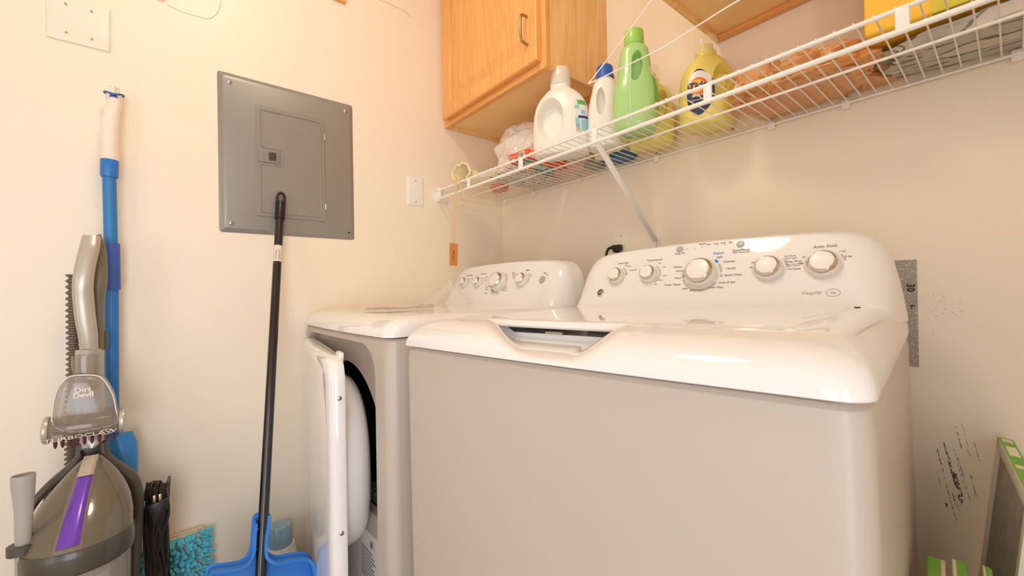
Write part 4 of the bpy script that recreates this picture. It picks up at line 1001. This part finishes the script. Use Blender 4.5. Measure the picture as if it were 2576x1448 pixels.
# dried glue line and small marks on the left wall
m = M(); m.tube(smooth_path([P0(a, b, .0006) for a, b in ((420, 12), (460, 30), (500, 42), (525, 47), (545, 35), (554, 12), (554, 0))], 5), .0007, 5)
m.tube(smooth_path([P0(a, b, .0006) for a, b in ((955, 0), (985, 12), (1018, 28), (1034, 45))], 5), .0009, 5)
wl = bpy.data.objects['wall_left']
m.build('glue_line', mat('glue_tan', (214, 186, 150), rough=.5), wl)
def wood_chip(p, s): return M().box((.0, p.y-s, p.z), (.012, p.y+s, p.z+.02), .001)
tag(centre(wood_chip(P0(405, -2), .009).build('wood_block', wd1)), 'left tiny wooden block on the wall at the top edge', 'wood block')
tag(centre(wood_chip(P0(850, 4), .024).build('wood_block', wd1)), 'right tiny wooden block on the wall at the top edge', 'wood block')

# ---------------------------------------------------------------- air filters in the gap right of the washer
fl_ = thing('air_filter', 'pleated furnace air filter with green and white edge leaning in the right gap', 'air filter', (1.45, -.2, 0))
fgreen = mat('filter_green', (124, 186, 70), rough=.6); fwhite = mat('filter_card', (232, 228, 214), rough=.7); pleat = mat('pleat_media', (176, 168, 150), rough=.95, var=.12, scale=30)
FA = Vector((1.496, -.036, .722)); fx = Vector((.029, -.279, 0)).normalized(); fz = Vector((.075, 0, .722)).normalized()
FM = frame(FA-fz*.715+Vector((.001, 0, 0)), fx, fz)
fnrm = fx.cross(fz).normalized(); side = 1 if fnrm.x > 0 else -1
FH, FWd, FT = .715, .31, .020
m = M()
for a, b in (((0, 0), (FWd, .018)), ((0, FH-.018), (FWd, FH)), ((0, 0), (.018, FH)), ((FWd-.018, 0), (FWd, FH))):
    m.box((a[0], a[1], 0), (b[0], b[1], FT*side), .0006, mx=FM)
m.build('card_frame', fwhite, fl_)
m = M(); npl = 44; Rr = []
for i in range(npl+1): Rr.append([FM @ Vector((.016+(FWd-.032)*i/npl, zz, side*(.003+(.012 if i % 2 else 0)))) for zz in (.016, FH-.016)])
m.loft(Rr, closed=False); m.loft([[p+FM.to_3x3() @ Vector((0, 0, side*.003)) for p in r] for r in Rr], closed=False)
m.build('pleated_media', pleat, fl_, smooth=0)
M().box((.0, FH+.0002, .001*side), (FWd, FH+.0010, (FT-.001)*side), mx=FM).build('printed_edge', fgreen, fl_)
m = M()
for a, b in ((.008, .03), (.055, .11), (.16, .175), (.26, .3)): m.box((a, FH+.0010, .004*side), (b, FH+.0014, (FT-.004)*side), mx=FM)
m.build('printed_edge_field', fwhite, fl_)
M().text('FILTER', .014, FM @ frame((.135, FH+.0012, FT*.5*side), (1, 0, 0), (0, 0, -side)), off=.0003).text('FILTER', .012, FM @ frame((.04, FH+.0012, FT*.5*side), (1, 0, 0), (0, 0, -side)), off=.0002).build('edge_lettering', fgreen, fl_)
rebase(fl_)
for i, (pa, pb_, yy, lb) in enumerate((((2322, 1396), (2383, 1403), -.37, 'green packaged filter beside the washer, leftmost of three standing upright'), ((2387, 1402), (2438, 1412), -.37, 'green packaged filter with white edge, middle of three standing upright'), ((2462, 1418), (2500, 1424), -.37, 'green packaged filter, rightmost of three standing upright by the pleated one'))):
    a = at(*pa, 1, yy); b = at(*pb_, 1, yy)
    t = thing('packaged_filter', lb, 'box', ((a.x+b.x)/2, yy, 0), group='green packaged filters')
    zt_ = (a.z+b.z)/2; a.x += .003
    bw_ = b.x-a.x; BM_ = frame((a.x, yy, 0), (.996, .089, 0), (-.089, .996, 0))
    M().box((0, -.25, 0.001), (bw_-.002, 0, zt_), .004, 3, mx=BM_).build('carton', fgreen, t)
    M().box((-.0003+bw_*(.7 if i == 0 else .0), -.245, .01), (bw_*(.9 if i == 0 else .22), -.004, zt_+.0006), .001, mx=BM_).build('white_strip', fwhite, t)
    rebase(t)
#VACUUM
# ---------------------------------------------------------------- upright vacuum
va = thing('upright_vacuum', 'upright bagless vacuum with purple stripe, smoky bin and silver handle by the left wall', 'vacuum cleaner', (.26, -1.36, 0))
silver = mat('silver_plastic', (190, 182, 168), rough=.3, metal=.35, coat=.3, var=.01); dgrey = mat('charcoal_plastic', (80, 74, 66), rough=.42, var=.03)
taupe = mat('taupe_plastic', (120, 110, 92), rough=.35, coat=.2); smoke = mat('smoked_clear_plastic', (158, 144, 126), rough=.12, alpha=.50, coat=.8, var=.03)
smoke2 = mat('bin_clear_plastic', (196, 184, 172), rough=.12, alpha=.45, coat=.8); purple = mat('purple_metallic', (112, 66, 186), rough=.28, metal=.4, coat=.4)
maroon = mat('maroon_rubber', (90, 30, 50), rough=.6); lightg = mat('light_grey_plastic', (190, 182, 172), rough=.35)
def pxl(L, x): return [P0(a, b, x) for a, b in L]
def ribbon(left, right, xs, th, nm, mt, par, k=5):
    # curved bar: left and right edge paths, front face depth xs, thickness th, rounded section
    L_ = smooth_path([P0(a, b, x) for (a, b), x in zip(left, xs)], k); R_ = smooth_path([P0(a, b, x) for (a, b), x in zip(right, xs)], k); rings = []
    for l, r in zip(L_, R_):
        w_ = (r-l); ring = []
        for i in range(20):
            a = 2*PI*i/20; cx = math.copysign(abs(math.cos(a))**.6, math.cos(a)); sy = math.copysign(abs(math.sin(a))**.75, math.sin(a))
            ring.append(l+w_*(.5+.5*cx)+Vector((-th/2+th/2*sy, 0, 0)))
        rings.append(ring)
    return M().loft(rings).build(nm, mt, par, smooth=60)
# handle, front silver spine
ribbon([(204, 590), (196, 620), (184, 670), (178, 715), (180, 760), (186, 810), (194, 850), (197, 878)], [(252, 592), (250, 620), (240, 665), (234, 710), (235, 750), (240, 800), (245, 845), (246, 878)],
       [.13, .145, .155, .16, .155, .15, .145, .14], .030, 'handle_spine', silver, va)
ribbon([(215, 598), (228, 618), (232, 660), (226, 720), (230, 765), (232, 820), (240, 878)], [(253, 588), (266, 625), (269, 672), (268, 715), (262, 760), (262, 820), (262, 878)], [.10, .105, .11, .115, .11, .11, .11], .026, 'handle_grip', taupe, va)
ribbon([(240, 832), (240, 855), (242, 878)], [(268, 832), (270, 855), (270, 880)], [.105, .105, .105], .02, 'wand_clip', dgrey, va)
# hose on the left
m = M(); hp = smooth_path([P0(a, b, .085) for a, b in ((184, 690), (184, 800), (185, 900), (183, 1000), (181, 1100), (182, 1190), (190, 1260))], 30)
rr = []; hp2 = []
n = len(hp)
for i, p in enumerate(hp): rr.append(.0105+.0024*(1 if i % 4 in (0, 1) else -1)+.001*sm(.6, 1, i/n))
m.tube(hp, rr, 16); m.build('corrugated_hose', mat('hose_brown_grey', (112, 100, 84), rough=.5), va, smooth=20)
# shaft
M().tube([P0(222, 878, .115), P0(222, 1000, .12), P0(232, 1120, .13)], [(.022, .022)]*3, 20).build('shaft', lightg, va)
# turbo brush tool
tb_ = M(); X1 = .175
ribbon([(176, 897), (176, 925), (183, 946)], [(248, 893), (247, 922), (246, 944)], [X1, X1, X1], .04, 'tool_neck', smoke, va, 3)
fan = pxl([(186, 944), (165, 954), (149, 972), (139, 998), (134, 1030), (134, 1066), (170, 1084), (230, 1078), (293, 1062), (291, 1025), (285, 996), (273, 971), (259, 953), (240, 943)], X1+.004)
fan = smooth_path(fan, 3, True)
c_ = sum(fan, Vector())/len(fan); R = []
for k, dx_ in ((1.0, -.036), (1.0, -.006), (.985, .002), (.94, .009), (.84, .013), (.5, .015)): R.append([c_+(p-c_)*k+Vector((dx_, 0, 0)) for p in fan])
bt = M().loft(R).build('tool_body', smoke, va, smooth=50)
M().tube([p+Vector((.004, 0, 0)) for p in fan], .0017, 6, closed=True).build('tool_rim', mat('smoke_edge', (206, 194, 176), rough=.2, coat=.5), va)
a = P0(118, 1082, X1-.008); b = P0(308, 1056, X1-.008)
ax_ = (b-a)
M().tube([a, a+ax_*.03, a+ax_*.97, b], [.025, .0265, .0265, .025], 32).build('roller_housing', smoke, va)
m = M(); m.tube([a+ax_*.08, a+ax_*.94], .0135, 16)
for i in range(60):
    t = .1+.82*i/60; an = i*.55; m.tube([a+ax_*t, a+ax_*t+Vector((math.cos(an)*.021, 0, math.sin(an)*.021))], .0018, 5)
m.build('brush_roller', mat('roller_mauve', (112, 92, 100), rough=.5, var=.3, scale=60), va)
for c0_, s in ((a, -1), (b, 1)):
    d = ax_.normalized()*s; mx = frame(c0_, d.orthogonal(), d.cross(d.orthogonal()))
    M().lathe([(.0285, -.004), (.0300, 0), (.0295, .0035), (.026, .006), (.006, .007)], 28, mx=mx).build('end_cap', silver, va)
m = M()
for i in range(9):
    if i == 7: pass
    px = 139+18.5*i; q = P0(px, 1112-.137*(px-139)+4, X1+.004)
    m = M().tube([q+Vector((0, 0, .006)), q, q+Vector((.0, 0, -.006)), q+Vector((.001, 0, -.0105))], [.0032, .0034, .0028, .0012], 8); m.build('rubber_tooth', maroon, va)
tl = P0(133, 1106, X1+.014); tr_ = P0(300, 1078, X1+.014); dx_ = (tr_-tl).normalized(); nx = Vector((1, 0, 0))
upv = nx.cross(dx_); cen = P0(205, 1096, X1+.0190)
wt = mat('tool_print_white', (226, 216, 204), rough=.5)
m = M().text('TURBOCLAW', .0105, frame(cen, dx_, upv), sx=1.75, ext=.0003)
cen2 = P0(208, 980, X1+.021); m.text('Dirt', .0155, frame(cen2, dx_, upv), off=.0006, ext=.0003).text('Devil', .0155, frame(cen2-upv*.0115+dx_*.001, dx_, upv), off=.0006, ext=.0003)
o_ = P0(268, 1085, X1+.0190); m.tube([o_+dx_*.011*math.cos(t)+upv*.0055*math.sin(t) for t in [i*PI/12 for i in range(24)]], .0006, 5, closed=True)
m.build('tool_lettering', wt, va)
# neck and Y-shaped frame
ribbon([(198, 1095), (206, 1112), (222, 1128)], [(268, 1092), (262, 1108), (240, 1126)], [.155, .158, .160], .02, 'silver_collar', silver, va, 4)
m = M().prism(pxl([(196, 1108), (272, 1098), (272, 1145), (262, 1165), (205, 1165), (190, 1175)], .115), (.03, 0, 0), .006); m.build('frame_neck', dgrey, va)
ribbon([(200, 1138), (168, 1172), (118, 1215), (75, 1262), (52, 1320), (47, 1400)], [(208, 1152), (186, 1186), (140, 1226), (96, 1270), (70, 1322), (62, 1400)], [.17, .18, .19, .195, .20, .20], .03, 'frame_arm', dgrey, va)
ribbon([(250, 1118), (252, 1150), (282, 1190), (318, 1222), (332, 1270), (330, 1340), (328, 1448)], [(268, 1108), (275, 1142), (310, 1170), (348, 1200), (362, 1255), (358, 1340), (352, 1448)], [.16, .17, .18, .185, .185, .185, .19], .03, 'frame_arm', dgrey, va)
# bin lid (dome), rim, bin
bc = Vector((.275, -1.356, 0)); RB = .083
def dome(a, t, off=0):
    r = RB*(1-.84*t**2.0)+off; cx = bc.x-.085*t; cy = bc.y+.012*t; z = .522+.133*t+off*.5
    return Vector((cx+r*.95*math.cos(a), cy+r*math.sin(a), z))
R = [[dome(2*PI*i/48, k/16) for i in range(48)] for k in range(17)]
M().loft(R, False, True).build('bin_lid', mat('lid_smoke', (108, 100, 84), rough=.16, coat=.6, alpha=.92), va, smooth=60)
R = [[Vector((bc.x+r*.95*math.cos(2*PI*i/48), bc.y+r*math.sin(2*PI*i/48), z+.018*0)) for i in range(48)] for r, z in ((RB-.004, .474), (RB+.001, .476), (RB+.003, .486), (RB+.003, .508), (RB+.001, .520), (RB-.004, .525))]
M().loft(R, True, True).build('lid_rim', mat('rim_charcoal', (74, 68, 58), rough=.35, coat=.3), va)
M().lathe([(RB-.012, .20), (RB-.008, .205), (RB-.003, .472)], 48, mx=Matrix.Translation((bc.x, bc.y, 0)), sx=.95).build('dust_bin', smoke2, va)
M().lathe([(.04, .22), (.045, .44)], 24, mx=Matrix.Translation((bc.x, bc.y, 0))).build('cyclone_core', lightg, va)
# purple stripe with silver release button
def strip(t0, t1, a0, hw0, hw1, nm, mt, off, asl=0):
    def fn(u, v):
        t = t0+(t1-t0)*v; hw = hw0+(hw1-hw0)*v; r = RB*(1-.84*t**2.0)
        a = a0+asl*v+(u-.5)*2*min(1.3, hw/r); h = off*(1-abs(2*u-1)**4*.8)
        return dome(a, t, h)
    m = M().grid(12, 20, fn); return m.build(nm, mt, va)
strip(.06, .80, -.10, .0175, .0125, 'purple_stripe', purple, .006)
strip(.80, 1.02, -.10, .0130, .0110, 'release_button', silver, .008)
strip(.0, 1.0, -.10, .0215, .0150, 'stripe_surround', taupe, .003)
# body below, floor head
M().box((.13, -1.42, .10), (.21, -1.29, .60), .02, 3).build('motor_spine', dgrey, va)
M().lathe([(.08, .10), (.088, .12), (.088, .19), (.08, .205)], 40, mx=Matrix.Translation((bc.x, bc.y, 0))).build('motor_base', dgrey, va)
M().box((.18, -1.50, .012), (.46, -1.22, .095), .02, 3).build('floor_head', dgrey, va)
for y in (-1.46, -1.25): M().tube([(.20, y-.01, .02), (.20, y+.01, .02)], .02, 20).build('wheel', blackp, va)
# crevice tube on the left
m = M(); R = []
for (pa, pb_), z_ in (((25, 91), 1193), ((25, 90), 1215), ((30, 88), 1250), ((35, 85), 1290), ((36, 80), 1360), ((36, 78), 1448)):
    l = P0(pa, z_+6, .30); r = P0(pb_, z_-6, .30); c0_ = (l+r)/2; rad = (r-l).length/2; zz = P0(60, z_, .30).z
    R.append([Vector((c0_.x+rad*.8*math.cos(t), c0_.y+rad*math.sin(t), zz+.006*math.sin(t)*0)) for t in [2*PI*i/32 for i in range(32)]])
low = [Vector((p.x, p.y, .14)) for p in R[-1]]; R.append(low)
inn = [[Vector((sum(p.x for p in r)/32+(p.x-sum(q.x for q in r)/32)*.88, sum(q.y for q in r)/32+(p.y-sum(q.y for q in r)/32)*.88, p.z-d)) for p in r] for r, d in ((R[0], 0), (R[1], .02))]
M().loft(inn[::-1]+R, True, True).build('crevice_tube', mat('tube_grey', (170, 166, 160), rough=.4), va)
cc = P0(56, 1378, .30)
M().tube([(cc.x, cc.y, cc.z-.008), (cc.x, cc.y, cc.z+.008)], .0205, 24).build('tube_clip', dgrey, va)
M().box((.20, cc.y-.002, cc.z-.006), (.285, cc.y+.05, cc.z+.006), .002).build('tube_clip_arm', dgrey, va)
# cord wound on its hooks
M().box((.09, -1.285, .50), (.125, -1.215, .512), .003).build('cord_hook', dgrey, va)
M().prism(pxl([(416, 1232), (423, 1195), (430, 1195), (428, 1222), (424, 1290), (418, 1310)], .105), (.012, 0, 0), .002).build('cord_hook_tip', dgrey, va)
M().box((.09, -1.285, .16), (.125, -1.215, .172), .003).build('cord_hook', dgrey, va)
M().box((.10, -1.30, .15), (.125, -1.275, .52), .004).build('cord_mount', dgrey, va)
rc_ = random.Random(5); m = M()
for i in range(11):
    px = 369+5.1*i; x = .112+.02*(i % 3)/2+rc_.uniform(0, .008); tp = P0(px, 1218+rc_.uniform(0, 8), x); tp2 = P0(px+3, 1222, x-.028)
    sway = rc_.uniform(-.012, .012); yb = tp.y+rc_.uniform(-.012, .006)
    P = [Vector((x+.006, tp.y-.002, tp.z-.20)), Vector((x+.004, tp.y, tp.z-.05)), Vector((x+.002, tp.y-.001, tp.z-.012)), Vector((x-.010, tp.y+.001, tp.z)), Vector((x-.026, tp.y+.001, tp.z-.010)), Vector((x-.03, tp.y+sway, tp.z-.12)), Vector((x-.022, yb, .20)), Vector((x-.01, yb, .150)), Vector((x+.004, yb, .155)), Vector((x+.010, (yb+tp.y)/2+sway*.8, .25))]
    m.tube(smooth_path(P, 6, True), .0031, 7, closed=True)
for j in range(7):
    x = .135+rc_.uniform(0, .012); y0_ = P0(372+8*j, 1260, x).y
    P = [P0(372+7.5*j, 1226, x), P0(374+7.5*j+rc_.uniform(-6, 6), 1290, x+.006), P0(376+6*j+rc_.uniform(-10, 10), 1360, x+.01), P0(382+5*j+rc_.uniform(-10, 10), 1448, x+.004), Vector((x, P0(390+4*j, 1448, x).y, .17))]
    m.tube(smooth_path(P, 7), .0031, 7)
m.build('power_cord', mat('cord_black', (50, 45, 37), rough=.32), va)
q = P0(398, 1275, .155)
m = M().prism([q+Vector((0, y, z)) for y, z in ((-.021, .014), (.018, .022), (.018, -.004), (.010, -.014), (.004, -.030), (-.004, -.040), (-.010, -.040), (-.013, -.018), (-.018, -.006))], (.016, 0, 0), .003)
m.build('plug', blackp, va)
for dy in (-.010, .001): M().box((q.x+.006, q.y+dy, q.z+.014), (q.x+.008, q.y+dy+.006, q.z+.034), .0006).build('plug_prong', mat('prong_brass', (196, 170, 132), rough=.3, metal=.9), va)
rebase(va)
